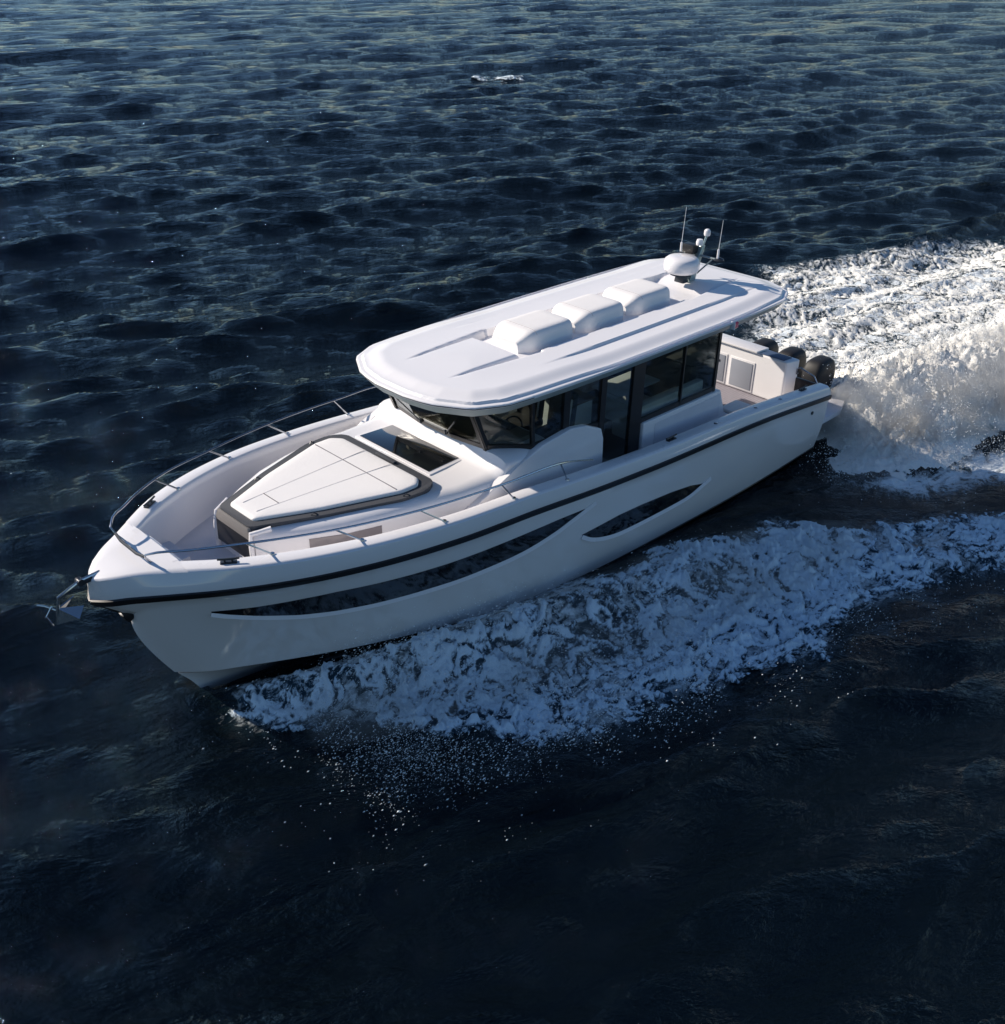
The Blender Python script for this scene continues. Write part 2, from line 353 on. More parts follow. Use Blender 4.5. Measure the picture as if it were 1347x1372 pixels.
# ------------------------------------------------------------------ coachroof
cx_ = [7.1, 7.6, 7.86, 7.93, 8.00, 8.06, 8.12, 8.2, 8.5, 8.8, 8.95, 9.2, 9.6, 10.0, 10.5, 11.0, 11.3, 11.46, 11.52]
cz = [2.40, 2.40, 2.41, 2.41, 2.385, 2.27, 2.20, 2.175, 2.165, 2.165, 2.18, 2.205, 2.215, 2.22, 2.215, 2.205, 2.20, 2.19, 2.14]
ct = [1.30, 1.31, 1.26, 1.25, 1.24, 1.235, 1.23, 1.24, 1.245, 1.24, 1.22, 1.18, 1.13, 1.03, .88, .66, .50, .42, .38]
cb = [1.50, 1.49, 1.47, 1.465, 1.46, 1.455, 1.45, 1.44, 1.42, 1.40, 1.385, 1.36, 1.29, 1.20, 1.05, .80, .62, .52, .46]
rows = []
for x, z, t, b in zip(cx_, cz, ct, cb):
    zb = zfloor(x); r = [(x, b+.02, zb), (x, b, zb+.05), (x, b-.005, z-.17)]
    for a in np.linspace(0, math.pi/2, 8): r.append((x, t-.06+(b-t+.06)*math.cos(a), z-.13+.13*math.sin(a)))
    r += [(x, (t-.06)*.6, z+.004), (x, 0, z+.008)]
    rows.append(r)
mb = MB(); both(mb, rows); e = rows[-1]; mb.poly([p for p in e]+[(x, -y, z) for x, y, z in e[::-1][1:]])
coach = mb.done('coachroof', M_gel, boat, angle=38)
# skylight with white frame
mb = MB(); mb.prism([(8.83, -.98), (8.83, .74), (8.14, .70), (8.14, -.94)], 2.15, 2.186, .01); sk = mb.done('skylight_frame', M_gel, coach)
mb = MB(); mb.prism([(8.78, -.93), (8.78, .665), (8.18, .63), (8.18, -.89)], 2.17, 2.196, .008); mb.done('skylight_pane', M_glassd, sk)
# dark cabin ports low in the coachroof sides
def coach_b(x): return float(np.interp(x, cx_, cb))
for sg in (1, -1):
    mb = MB(); rws = [[(x, sg*(coach_b(x)+.006-.001*k), 1.82+.11*k+.0) for k in range(3)] for x in np.linspace(10.05, 10.95, 8)]
    mb.grid(rws, flip=sg < 0); mb.grid([[r[0], (r[0][0], r[0][1]-sg*.03, r[0][2])] for r in rws]); mb.grid([[r[-1], (r[-1][0], r[-1][1]-sg*.03, r[-1][2])] for r in rws])
    mb.done('side_port', simple('port_tinted', (.22, .20, .21), .2, coat=.5), coach)

# ------------------------------------------------------------------ sun pad
def mirror_poly(h): return [(x, y) for x, y in h]+[(x, -y) for x, y in h[::-1]]
outer = mirror_poly([(11.53, .37), (10.6, .78), (9.62, 1.125), (9.2, 1.15), (8.98, 1.0)])
inner = mirror_poly([(11.41, .28), (10.6, .645), (9.54, 1.00), (9.26, 1.00), (9.13, .86)])
def smoothpoly(p, k=.07, n=3):
    out = []; N = len(p)
    for i in range(N):
        a, b, c = Vector(p[i-1]), Vector(p[i]), Vector(p[(i+1) % N])
        d1 = b+(a-b).normalized()*k; d2 = b+(c-b).normalized()*k
        for j in range(n+1):
            t = j/n; q = d1*(1-t)**2+b*2*t*(1-t)+d2*t*t; out.append((q.x, q.y))
    return out
pad = bpy.data.objects.new('sun_pad', None); COL.objects.link(pad); pad.parent = boat
mb = MB(); mb.prism(smoothpoly(outer), 2.19, 2.258, .014); mb.done('pad_border', M_gray, pad)
mb = MB(); P = smoothpoly(inner, .05); b = bmesh.new()
# a softly domed cushion: rings towards the centre
ccx = 10.1; rings = []
for k, z in ((1, 2.25), (1.0, 2.272), (.995, 2.286), (.98, 2.296), (.95, 2.302), (.8, 2.306), (.6, 2.308), (.3, 2.309), (.02, 2.309)):
    rings.append([(ccx+(x-ccx)*k, y*k, z) for x, y in P])
V = mb.grid(rings, cv=True); mb.bm.faces.new(V[-1]); cu = mb.done('pad_cushion', M_cush, pad, angle=60)
M_seam = simple('seam_gray', (.16, .15, .17), .7)
def seam(pts, w_=.011):
    mb = MB(); q = []
    for a, b in zip(pts, pts[1:]):
        q += [tuple(Vector(a).lerp(Vector(b), t)) for t in np.linspace(0, 1, 12)]
    mb.ribbon([(x, y, z) for x, y, z in q], (0, 0, 1), w_, .006); mb.done('cushion_seam', M_seam, cu)
zs = 2.3105
seam([(9.58, -.93, zs-.004), (9.58, .93, zs-.004)], .016)
M_seam2 = M_seam
M_seam = simple('seam_light', (.66, .63, .63), .7, var=0)
seam([(11.28, -.16, zs-.004), (9.16, -.30, zs)], .008); seam([(11.28, .16, zs-.004), (9.16, .30, zs)], .008)
M_seam = M_seam2; seam([(10.95, -.18, zs), (10.95, .18, zs)])
mb = MB(); mb.box((9.06, 0.05, 2.275), (.06, .42, .035), bev=.01); mb.done('headrest_bracket', M_gray, pad)
for x, y in ((9.55, -1.07), (9.55, 1.07), (10.75, -.66), (10.75, .66)):
    mb = MB(); mb.tube([(x+.03, y, 2.26), (x, y*1.02, 2.29), (x-.05, y*1.03, 2.26)], .008, 6); mb.done('pad_strap', M_dark, pad)
# nose of the pad: tan face above a black slab for the shade inside an opening
mb = MB(); mb.hexa([(11.575, -.40, 2.09), (11.575, .40, 2.09), (11.50, .40, 2.09), (11.50, -.40, 2.09), (11.55, -.36, 2.235), (11.55, .36, 2.235), (11.49, .36, 2.235), (11.49, -.36, 2.235)], .008); mb.done('pad_front_board', simple('taupe_board', (.17, .16, .155), .5), pad)
mb = MB(); mb.hexa([(11.57, -.41, 1.76), (11.57, .38, 1.76), (11.50, .38, 1.76), (11.50, -.41, 1.76), (11.57, -.39, 2.085), (11.57, .38, 2.085), (11.50, .38, 2.085), (11.50, -.39, 2.085)], .006); mb.done('opening_shade_slab', M_black, coach)
for sg in (1, -1): mb = MB(); mb.tube([(11.56, sg*.44, 1.66), (11.56, sg*.43, 2.0), (11.54, sg*.41, 2.17), (11.3, sg*.52, 2.21)], .035, 10); mb.done('nose_moulding', M_gel, coach)

# ------------------------------------------------------------------ cabin
cab = bpy.data.objects.new('cabin', None); COL.objects.link(cab); cab.parent = boat
TOPZ = 3.16
def pane(pts, name='window_pane', mat=None, th=.012): 
    mb = MB(); mb.slab(pts, th); return mb.done(name, mat or M_glass, cab, smooth=False)
def bar(pts, w_=.07, d=.06, name='window_pillar'):
    mb = MB()
    a, b = Vector(pts[0]), Vector(pts[1]); mb.ribbon([a, b], pts[2] if len(pts) > 2 else (0, 1, 0), w_, d); return mb.done(name, M_black, cab, smooth=False)
yB, yT = 1.385, 1.40
for sg in (1, -1):
    Y = lambda z: sg*(yB+(yT-yB)*(z-2)/1.1)
    def q(x0, x1, z0, z1, z0b=None):
        z0b = z0 if z0b is None else z0b
        r = [(x0, Y(z0), z0), (x1, Y(z0b), z0b), (x1, Y(z1), z1), (x0, Y(z1), z1)]
        return r if sg > 0 else r[::-1]
    pane(q(3.02, 3.93, 2.02, TOPZ)); pane(q(3.96, 4.98, 2.02, TOPZ))
    pane(q(5.26, 5.9, 1.52, TOPZ), 'door_pane'); pane(q(6.04, 6.70, 2.2, TOPZ, 2.3)); pane(q(6.82, 7.42, 2.32, TOPZ, 2.38))
    pane([(7.46, Y(2.4), 2.40), (7.94, sg*1.02, 2.43), (8.24, sg*1.04, TOPZ), (7.52, Y(3.1), TOPZ)][::sg])
    bar([(3.0, Y(2.0), 1.98), (3.0, Y(TOPZ), TOPZ)], .06); bar([(3.945, Y(2), 2), (3.945, Y(TOPZ), TOPZ)], .03)
    bar([(5.12, Y(1.5), 1.5), (5.12, Y(TOPZ), TOPZ)], .28, .07); bar([(5.95, Y(1.5), 1.5), (5.95, Y(TOPZ), TOPZ)], .12, .07)
    bar([(6.77, Y(2.3), 2.2), (6.77, Y(TOPZ), TOPZ)], .13, .07); bar([(7.44, Y(2.4), 2.38), (7.48, Y(TOPZ), TOPZ)], .05)
    bar([(7.97, sg*1.0, 2.40), (8.29, sg*1.02, TOPZ)], .10, .05, 'windshield_pillar')
    # black sill and header
    mb = MB(); mb.ribbon([(3.0, Y(2.0), 2.03), (5.0, Y(2.0), 2.03)], (0, sg, 0), .08, .05); mb.done('window_sill', M_black, cab, smooth=False)
    mb = MB(); mb.ribbon([(6.0, Y(2.2), 2.30), (7.46, Y(2.4), 2.40), (7.97, sg*1.01, 2.42)], (0, sg, 0), .09, .05); mb.done('window_sill', M_black, cab, smooth=False)
    mb = MB(); mb.ribbon([(3.0, Y(3.1), 3.10), (7.5, Y(3.1), 3.14), (8.27, sg*1.03, 3.14)], (0, sg, 0), .08, .05); mb.done('window_header', M_black, cab, smooth=False)
    mb = MB(); mb.ribbon([(5.0, Y(1.5), 1.50), (6.0, Y(1.5), 1.50)], (0, sg, 0), .08, .06); mb.done('door_sill', M_black, cab, smooth=False)
    # white lower side wall and the forward wing
    def wall(pl, y0, th, name, bev=.02):
        mb = MB(); lo = [(x, sg*y0, z) for x, z in pl]; hi = [(x, sg*(y0+th), z) for x, z in pl]
        b = bmesh.new(); A = [b.verts.new(p) for p in lo]; B = [b.verts.new(p) for p in hi]; n = len(A)
        b.faces.new(A); b.faces.new(B[::-1])
        for i in range(n): b.faces.new((A[i], B[i], B[(i+1) % n], A[(i+1) % n]))
        mb._add(b, bev, 3); return mb.done(name, M_gel, cab, angle=30)
    wall([(2.62, 1.40), (2.86, 1.98), (4.95, 2.0), (4.95, 1.40)], 1.33, .13, 'cabin_side_wall', .025)
    wall([(8.9, 1.45), (8.85, 1.85), (8.3, 2.08), (7.8, 2.28), (7.35, 2.43), (6.74, 2.50), (6.40, 2.44), (6.05, 2.28), (5.99, 2.1), (5.97, 1.42)], 1.40, .115, 'cabin_wing', .03)
    mb = MB(); mb.box((3.75, sg*1.463, 1.70), (1.8, .006, .42), bev=.003); mb.done('side_wall_panel', M_antis, cab)
# windshield, reverse raked, in three panes
ws_b = [(7.99, 1.0, 2.42), (8.09, .38, 2.42), (8.09, -.38, 2.42), (7.99, -1.0, 2.42)]
ws_t = [(8.31, 1.02, TOPZ), (8.46, .38, TOPZ), (8.46, -.38, TOPZ), (8.31, -1.02, TOPZ)]
for i in range(3): pane([ws_b[i], ws_b[i+1], ws_t[i+1], ws_t[i]], 'windshield_pane', glass('windshield_glass%d' % i, (.55, .55, .50), 1.4) if i == 0 else bpy.data.materials['windshield_glass0'])
mb = MB(); mb.ribbon([Vector(p)+Vector((.012, 0, .02)) for p in ws_b], (.9, 0, -.4), .09, .03); mb.done('windshield_sill', M_black, cab, smooth=False)
bar([Vector(ws_b[0])+Vector((.02, 0, 0)), Vector(ws_t[0])+Vector((.02, 0, 0)), (1, .3, 0)], .08, .03, 'windshield_pillar')
for (x0, y0, x1, y1) in ((8.13, .30, 8.22, .75), (8.14, -.25, 8.22, -.7)):
    mb = MB(); mb.tube([(x0, y0, 2.46), (x1+.14, y1, 2.86)], .010, 6); mb.tube([(x0, y0, 2.44), (x0+.01, y0, 2.50)], .022, 8); mb.done('wiper', M_dark, cab)
# rear bulkhead with dark glass doors
mb = MB(); mb.box((2.98, 0, 2.3), (.04, 2.72, 1.74)); mb.done('rear_doors', M_glassd, cab, smooth=False)
# interior
mb = MB(); mb.box((5.45, 0, 1.43), (4.9, 2.66, .04)); mb.done('saloon_floor', M_floor_i, cab, smooth=False)
mb = MB(); mb.prism([(7.2, -1.18), (7.2, 1.18), (7.6, 1.18), (7.96, .99), (7.96, -.99), (7.6, -1.25)], 1.46, 2.47, .03); mb.done('dashboard', simple('dash_taupe', (.20, .17, .14), .6), cab)
mb = MB(); mb.box((7.32, .62, 2.42), (.22, .5, .20), (0, -.5, 0), .03); mb.done('instrument_pod', M_dark, cab)
mb = MB(); mb.box((7.26, .95, 2.36), (.26, .22, .04), (0, -.2, 0), .012); mb.box((7.5, 1.0, 2.37), (.3, .12, .03), bev=.01); mb.done('console_trim', M_gel, cab)
mb = MB(); c = Vector((7.08, .62, 2.30)); ring = [c+Vector((.09*math.sin(a)*-1, .19*math.cos(a), .17*math.sin(a))) for a in np.linspace(0, 2*math.pi, 25)]
mb.tube(ring, .014, 6, cap=False); mb.tube([c, c+Vector((.15, 0, -.06))], .02, 6)
for a in (.5, 2.6, 4.7): mb.tube([c, c+Vector((-.09*math.sin(a), .19*math.cos(a), .17*math.sin(a)))], .01, 6)
mb.done('steering_wheel', M_dark, cab)
for y in (.72, .05):
    mb = MB(); mb.box((6.3, y, 1.98), (.5, .52, .14), bev=.05); mb.box((6.08, y, 2.35), (.13, .5, .68), (0, -.12, 0), .05); mb.box((6.3, y, 1.68), (.24, .24, .5), bev=.02); mb.done('helm_seat', M_seatd, cab)
    mb = MB(); mb.box((6.17, y+.24, 2.36), (.03, .02, .5), (0, -.12, 0), .008); mb.done('seat_piping', M_cush, cab)
mb = MB(); mb.box((4.5, -1.05, 1.87), (2.5, .5, .82), bev=.02); mb.done('galley_cabinet', M_cab, cab)
mb = MB(); mb.box((4.5, -1.04, 2.30), (2.54, .56, .04), bev=.008); mb.box((4.9, -1.31, 2.55), (1.9, .03, .45)); mb.done('galley_counter', M_wood, cab)
mb = MB(); mb.box((5.6, -1.18, 2.78), (.9, .26, .34), bev=.01); mb.done('upper_cabinet', M_cab, cab)
mb = MB(); mb.box((5.5, .15, 1.85), (.55, .9, .78), bev=.02); mb.done('saloon_cabinet', M_cab, cab)
mb = MB(); mb.box((5.5, .15, 2.26), (.6, .96, .04), bev=.008); mb.done('saloon_counter', M_wood, cab)
mb = MB(); mb.box((4.0, 1.0, 1.72), (1.7, .56, .40), bev=.05); mb.box((4.0, 1.22, 2.02), (1.7, .14, .36), bev=.04); mb.box((4.85, .85, 2.0), (.14, .8, .4), bev=.04); mb.done('saloon_sofa', M_cab, cab)
mb = MB(); mb.box((4.0, .3, 2.06), (1.1, .6, .035), bev=.012); mb.box((4.0, .3, 1.75), (.12, .12, .6)); mb.done('saloon_table', M_cab, cab)

# ------------------------------------------------------------------ hardtop
OX = [.70, .80, .93, 1.02, 1.38, 2.2, 3.2, 5.0, 6.0, 6.9, 7.6, 8.00, 8.10, 8.48, 8.56, 8.80, 8.86, 8.91]
OW = [.84, 1.08, 1.33, 1.40, 1.575, 1.61, 1.63, 1.63, 1.62, 1.59, 1.55, 1.51, 1.48, 1.29, 1.20, .80, .58, .30]
ox = np.array(OX); ow = np.array(OW)
outline = list(zip(OX, OW))+[(x, -y) for x, y in zip(OX[::-1], OW[::-1])]
po = np.array(outline+[outline[0]])
def edge_dist(x, y):
    d = np.full(np.shape(x), 1e9)
    for a, b in zip(po[:-1], po[1:]):
        ab = b-a; t = np.clip(((x-a[0])*ab[0]+(y-a[1])*ab[1])/(ab@ab), 0, 1)
        d = np.minimum(d, np.hypot(x-a[0]-t*ab[0], y-a[1]-t*ab[1]))
    return d
gxs = np.unique(np.concatenate([np.linspace(.70, 8.91, 230), OX, np.linspace(8.6, 8.91, 20), np.linspace(.7, .95, 12)]))
gv = np.linspace(-1, 1, 181); gv = np.sign(gv)*np.abs(gv)**.9
WX = np.interp(gxs, ox, ow)
XX = np.repeat(gxs[:, None], len(gv), 1); YY = WX[:, None]*gv[None, :]
D = edge_dist(XX, YY); AY = np.abs(YY)
ZZ = 3.285+.008*ss(0, .02, D)+.035*ss(.075, .10, D)+.055*ss(.10, .40, D)+.03*ss(.4, 1.6, D)
lower = ss(1.9, 2.5, XX)*ss(6.90, 6.80, XX)          # sunken channel
chan = .11*lower*ss(.60, .565, AY)
def groove(x0, x1, x2, y0, y1, dep, wd):                  # tapering cut from x0 (deep) to x1 (nothing)
    t = np.clip((XX-x0)/(x1-x0), 0, 1); c = y0+(y1-y0)*t; k = (1-t)*(t > 0)
    return dep*k*np.exp(-((AY-c)/(wd*(.4+.6*(1-t))))**2)
gr_ = np.maximum(groove(6.5, 8.2, 0, .565, .47, .15, .045), groove(2.9, 1.2, 0, .565, .50, .13, .042))
ZZ -= np.maximum(chan, gr_)
cr = ss(1.1, 2.6, XX)*ss(7.0, 5.6, XX)
ZZ -= .034*cr*ss(.98, 1.02, AY)
ZZ -= .012*cr*np.exp(-((AY-1.005)/.014)**2)
roof_bm = MB(); roof_bm.grid(np.stack([XX, YY, ZZ], -1).tolist(), flip=True)
# lip, fascia and underside
n_ = len(outline); import itertools
def ring(ins, z):
    out = []
    for i in range(n_):
        a, b, c = Vector(outline[i-1]), Vector(outline[i]), Vector(outline[(i+1) % n_])
        t = (c-a).normalized(); nn = Vector((t.y, -t.x)); 
        if nn.dot(b-Vector((4.8, 0))) < 0: nn = -nn
        p = b-nn*ins; out.append((p.x, p.y, z))
    return out
roof_bm.grid([ring(0, 3.285), ring(-.006, 3.275), ring(.0, 3.245), ring(.012, 3.237), ring(.02, 3.234), ring(.03, 3.234)], cv=True)
roof = roof_bm.done('hardtop', M_roofm, boat, angle=28)
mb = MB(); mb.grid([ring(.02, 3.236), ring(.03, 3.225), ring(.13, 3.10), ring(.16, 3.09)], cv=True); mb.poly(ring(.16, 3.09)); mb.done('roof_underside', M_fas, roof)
mb = MB(); r2 = ring(.006, 3.219); i0 = OX.index(6.9)
mb.tube([ring(-.004, 3.258)[i] for i in range(i0+1, 2*len(OX)-i0-1)], .006, 6); mb.done('roof_seam', M_dark, roof)
# three upholstered-looking fairings in the channel
def fairing(x0, x1):
    mb = MB(); L = x1-x0; rws = []
    for s in np.linspace(0, 1, 22):
        # outline in plan and height: rounded towards the bow (s=1)
        x = x0+L*s; hw = .41*(1-.30*ss(.70, 1.03, s)**1.7)*(1-.06*ss(.1, 0, s)); h = .27*(1-ss(.66, 1.06, s)**2.2*.60)*(1-.05*ss(.08, 0, s))
        r = []
        for a in np.linspace(-1, 1, 29):
            ex = .17; ang = a*math.pi/2
            c_, s_ = math.cos(ang), math.sin(ang)
            r.append((x, hw*np.sign(s_)*abs(s_)**.26*(1-.12*abs(c_)**.5), 3.31+h*abs(c_)**.24+.02))
        r = [(x, -hw, 3.27)]+r+[(x, hw, 3.27)]; rws.append(r)
    mb.grid(rws, flip=False); mb.poly(rws[0]); mb.poly(rws[-1]); f = mb.done('roof_fairing', M_cush, roof, angle=50)
    mb = MB(); k = 12; mb.tube([(p[0], p[1]*1.0, p[2]+.001) for p in rws[15][4:-4]], .004, 5); mb.done('fairing_seam', simple('fair_seam', (.45, .43, .44), .6), f)
for a, b in ((5.55, 6.66), (4.32, 5.38), (3.10, 4.14)): fairing(a, b)
# red port light, green starboard light
for sg, m in ((1, M_red), (-1, simple('starboard_light_green', (.02, .5, .2), .2, coat=1))):
    mb = MB(); mb.box((2.92, sg*1.615, 3.205), (.12, .07, .11), bev=.025, seg=3); l = mb.done('navigation_light', m, roof)
    mb = MB(); mb.box((2.98, sg*1.61, 3.205), (.02, .09, .13), bev=.006); mb.done('light_bracket', M_gel, l)

# ------------------------------------------------------------------ radar and mast
mb = MB(); mb.lathe([(0, 0), (.20, 0), (.285, .03), (.31, .08), (.315, .17), (.30, .235), (.25, .275), (.12, .29), (0, .292)], (2.33, 0, 3.60), 36); rad = mb.done('radar_dome', M_gel, boat, angle=50)
mb = MB(); mb.lathe([(.0, 0), (.20, 0), (.19, .025), (0, .03)], (2.33, 0, 3.575), 24); mb.box((2.30, 0, 3.50), (.16, .22, .16), bev=.03, taper=.8); mb.done('radar_bracket', M_dark, rad)
mast = bpy.data.objects.new('mast', None); COL.objects.link(mast); mast.parent = boat
mb = MB(); mb.hexa([(2.16, -.07, 3.40), (2.16, .07, 3.40), (1.98, .07, 3.40), (1.98, -.07, 3.40), (1.80, -.035, 3.98), (1.80, .035, 3.98), (1.72, .035, 3.98), (1.72, -.035, 3.98)], .012); mb.tube([(1.76, 0, 3.95), (1.66, 0, 4.14)], .018, 8); mb.done('mast_post', simple('mast_alloy', (.32, .40, .40), .3, metal=.6), mast)
mb = MB(); mb.tube([(1.86, -.36, 3.82), (1.84, .36, 3.82)], .02, 8); mb.tube([(2.02, -.12, 3.55), (1.86, -.3, 3.8)], .014, 6); mb.tube([(2.02, .12, 3.55), (1.86, .3, 3.8)], .014, 6); mb.done('mast_crossbar', simple('mast_alloy2', (.2, .24, .25), .35, metal=.6), mast)
mb = MB(); mb.box((1.93, -.14, 3.93), (.16, .24, .16), bev=.02); mb.box((1.98, -.14, 3.80), (.08, .1, .1), bev=.01); mb.done('camera_box', M_black, mast)
mb = MB(); mb.lathe([(0, 0), (.05, 0), (.06, .03), (.055, .09), (.03, .115), (0, .12)], (1.66, .0, 4.13), 16); mb.done('anchor_light', M_gel, mast)
mb = MB(); mb.lathe([(0, 0), (.06, 0), (.065, .05), (.05, .1), (0, .11)], (1.86, -.0, 4.0), 16); mb.done('gps_antenna', M_gel, mast)
mb = MB(); mb.lathe([(0, 0), (.09, 0), (.09, .02), (.03, .05), (0, .05)], (1.80, .40, 3.80), 18); mb.done('satellite_puck', M_dark, mast)
for y, z0, z1 in ((-.40, 3.80, 4.58), (.40, 3.84, 4.50)):
    mb = MB(); mb.tube([(1.84, y, z0), (1.84, y, z0+.16)], .02, 8); mb.tube([(1.84, y, z0+.15), (1.80, y, z1)], .006, 6, rb=.003); mb.done('whip_antenna', M_gel, mast)

# ------------------------------------------------------------------ bow rail
RXs = [6.6, 7.4, 8.5, 9.8, 11.0, 12.0, 12.6, 12.92, 13.0]
RYs = [1.83, 1.93, 1.90, 1.76, 1.47, 1.10, .74, .48, .36]
RZs = [2.06, 2.32, 2.38, 2.43, 2.48, 2.54, 2.53, 2.50, 2.44]
ry, rz_ = curve(RXs, RYs), curve(RXs, RZs)
rail = bpy.data.objects.new('bow_rail', None); COL.objects.link(rail); rail.parent = boat
for sg in (1, -1):
    mb = MB(); mb.tube([(x, sg*float(ry(x)), float(rz_(x))) for x in np.linspace(6.6, 12.95, 70)]+[(12.93, sg*.36, 2.40), (12.80, sg*.30, 2.22)], .0155, 8); mb.done('top_rail', M_steel, rail)
    for xb, yb, xt in ((11.68, 1.13, 12.0), (10.64, 1.55, 10.98), (9.49, 1.80, 9.86), (8.29, 1.88, 8.55), (7.22, 1.90, 7.42)):
        zb = float(sh(xb)[2])+.03
        mb = MB(); mb.tube([(xb, sg*yb, zb), (xt, sg*float(ry(xt)), float(rz_(xt)))], .012, 8); mb.lathe([(0, 0), (.035, 0), (.03, .018), (0, .02)], (xb, sg*yb, zb), 12); mb.done('stanchion', M_steel, rail)
mb = MB(); mb.tube([(12.93, -.36, 2.41), (12.95, -.2, 2.39), (12.95, .2, 2.39), (12.93, .36, 2.41)], .02, 8); mb.done('front_bar', M_dark, rail)
for sg in (1, -1): mb = MB(); mb.box((12.79, sg*.30, 2.21), (.10, .05, .03), bev=.01); mb.tube([(12.79, sg*.29, 2.2), (12.72, sg*.24, 2.27)], .015, 6); mb.done('rail_foot', M_dark, rail)
# ------------------------------------------------------------------ anchor and roller
anc = bpy.data.objects.new('anchor_gear', None); COL.objects.link(anc); anc.parent = boat
mb = MB(); mb.hexa([(13.08, -.05, 2.18), (13.08, .05, 2.18), (13.62, .04, 2.15), (13.62, -.04, 2.15), (13.08, -.05, 2.22), (13.08, .05, 2.22), (13.62, .04, 2.19), (13.62, -.04, 2.19)], .008); mb.box((13.02, 0, 2.235), (.12, .12, .07), bev=.015); mb.lathe([(.03, -.05), (.045, -.05), (.03, 0), (.045, .05), (.03, .05)], n=14, M=Matrix.Translation((13.6, 0, 2.19)) @ Matrix.Rotation(math.pi/2, 4, 'X')); mb.done('anchor_roller', M_dark, anc)
mb = MB(); mb.tube([(13.35, 0, 2.22), (13.6, 0, 2.20), (13.88, 0, 2.09), (13.93, 0, 1.86)], .022, 8); mb.done('anchor_shank', M_steel, anc)
for sg in (1, -1):
    mb = MB(); mb.slab([(13.92, 0, 1.96), (13.97, sg*.02, 1.76), (13.76, sg*.19, 1.83), (13.66, sg*.14, 1.95)][::sg], .012); mb.done('anchor_fluke', M_steel, anc, smooth=False)
mb = MB(); mb.tube([(13.93, -.02, 1.93), (14.02, -.10, 1.99), (14.08, -.16, 2.0)], .012, 6); mb.tube([(13.96, -.04, 1.98), (14.04, -.06, 1.86), (14.0, -.02, 1.74)], .012, 6); mb.done('anchor_hoop', M_steel, anc)

# ------------------------------------------------------------------ cockpit
bar_ = bpy.data.objects.new('wet_bar', None); COL.objects.link(bar_); bar_.parent = boat
mb = MB(); mb.prism([(.02, -1.05), (.36, -1.05), (.36, 1.22), (.02, 1.30)], .87, 1.74, .045, 4); mb.done('bar_cabinet', M_gel, bar_)
mb = MB(); mb.prism([(.04, -1.0), (.42, -1.0), (.42, .58), (.06, .62)], 1.75, 1.79, .014); mb.done('bar_lid', M_gel, bar_)
mb = MB(); mb.prism([(.08, .66), (.35, .64), (.34, 1.14), (.10, 1.16)], 1.742, 1.757, .004); mb.done('sink_cover', M_blue, bar_)
for y0, y1 in ((-.62, -.12), (.0, .52)):
    mb = MB(); mb.box((.365, (y0+y1)/2, 1.22), (.02, y1-y0+.05, .62), bev=.006); d = mb.done('locker_frame', M_gel, bar_)
    mb = MB(); mb.box((.379, (y0+y1)/2, 1.22), (.016, y1-y0-.03, .55), bev=.006); mb.done('locker_door', M_door, bar_)
mb = MB(); mb.box((.385, -.30, 1.36), (.02, .12, .05), bev=.008); mb.done('shore_socket', M_dark, bar_)
mb = MB(); mb.box((.05, 1.50, 1.12), (.05, .42, .52), bev=.012); mb.done('passage_dark_panel', M_black, boat)  # black panel added for the dark engine well beyond an open passage
mb = MB(); mb.tube([(.08, 1.30, 1.45), (.08, 1.30, 1.56), (.08, 1.36, 1.60), (.05, 1.66, 1.50), (.03, 1.73, 1.38)], .016, 8); mb.done('gate_hoop', M_steel, boat)
mb = MB(); mb.prism([(1.15, -.5), (1.15, .25), (1.75, .25), (1.75, -.5)], 1.46, 1.50, .012); mb.tube([(1.45, -.12, .86), (1.45, -.12, 1.46)], .05, 12); mb.done('cockpit_table', M_table, boat)
mb = MB(); mb.box((2.22, 1.42, 1.16), (.55, .42, .62), bev=.06, seg=3); mb.done('side_seat', M_cush, boat)
mb = MB(); mb.box((2.2, -.95, 1.1), (.6, 1.1, .5), bev=.06, seg=3); mb.done('cockpit_sofa', M_cush, boat)
# swim platforms either side of the engines
for sg in (1, -1):
    mb = MB(); mb.prism([(-.0, sg*1.93), (-.0, sg*1.28), (-1.15, sg*1.32), (-1.2, sg*1.74), (-.75, sg*1.92)][::sg], .56, .66, .02); mb.done('swim_platform', M_antis, boat)
mb = MB(); mb.hexa([(-.62, -1.2, .35), (-.62, 1.2, .35), (.0, 1.2, .2), (.0, -1.2, .2), (-.62, -1.2, .6), (-.62, 1.2, .6), (.0, 1.2, .6), (.0, -1.2, .6)], .03); mb.done('engine_bracket', M_hull, boat)
for y in (1.03, .36, -.31):
    e = bpy.data.objects.new('outboard_motor', None); COL.objects.link(e); e.parent = boat; e.location = (-1.25, y, -.34)
    mb = MB(); rws = []
    for z, l0, l1, hw in ((.98, -.30, .28, .17), (1.05, -.36, .32, .215), (1.3, -.40, .33, .235), (1.48, -.38, .32, .23), (1.60, -.34, .26, .20), (1.66, -.26, .20, .15), (1.675, -.1, .1, .06)):
        cxm, rx = (l0+l1)/2, (l1-l0)/2
        rws.append([(cxm+rx*np.sign(math.cos(a))*abs(math.cos(a))**.5, hw*np.sign(math.sin(a))*abs(math.sin(a))**.5, z) for a in np.linspace(0, 2*math.pi, 29)[:-1]])
    V = mb.grid(rws, cv=True); mb.bm.faces.new(V[0]); mb.bm.faces.new(V[-1]); mb.done('engine_cowl', M_eng, e, angle=50)
    mb = MB(); mb.box((0, 0, .62), (.34, .2, .8), bev=.05, taper=1.2); mb.box((.3, 0, .72), (.3, .3, .4), bev=.04); mb.done('midsection', M_eng, e)
    mb = MB(); mb.box((-.02, 0, .0), (.24, .07, .6), bev=.03); mb.tube([(.22, 0, -.12), (-.3, 0, -.12)], .07, 10); mb.done('gearcase', M_eng, e)
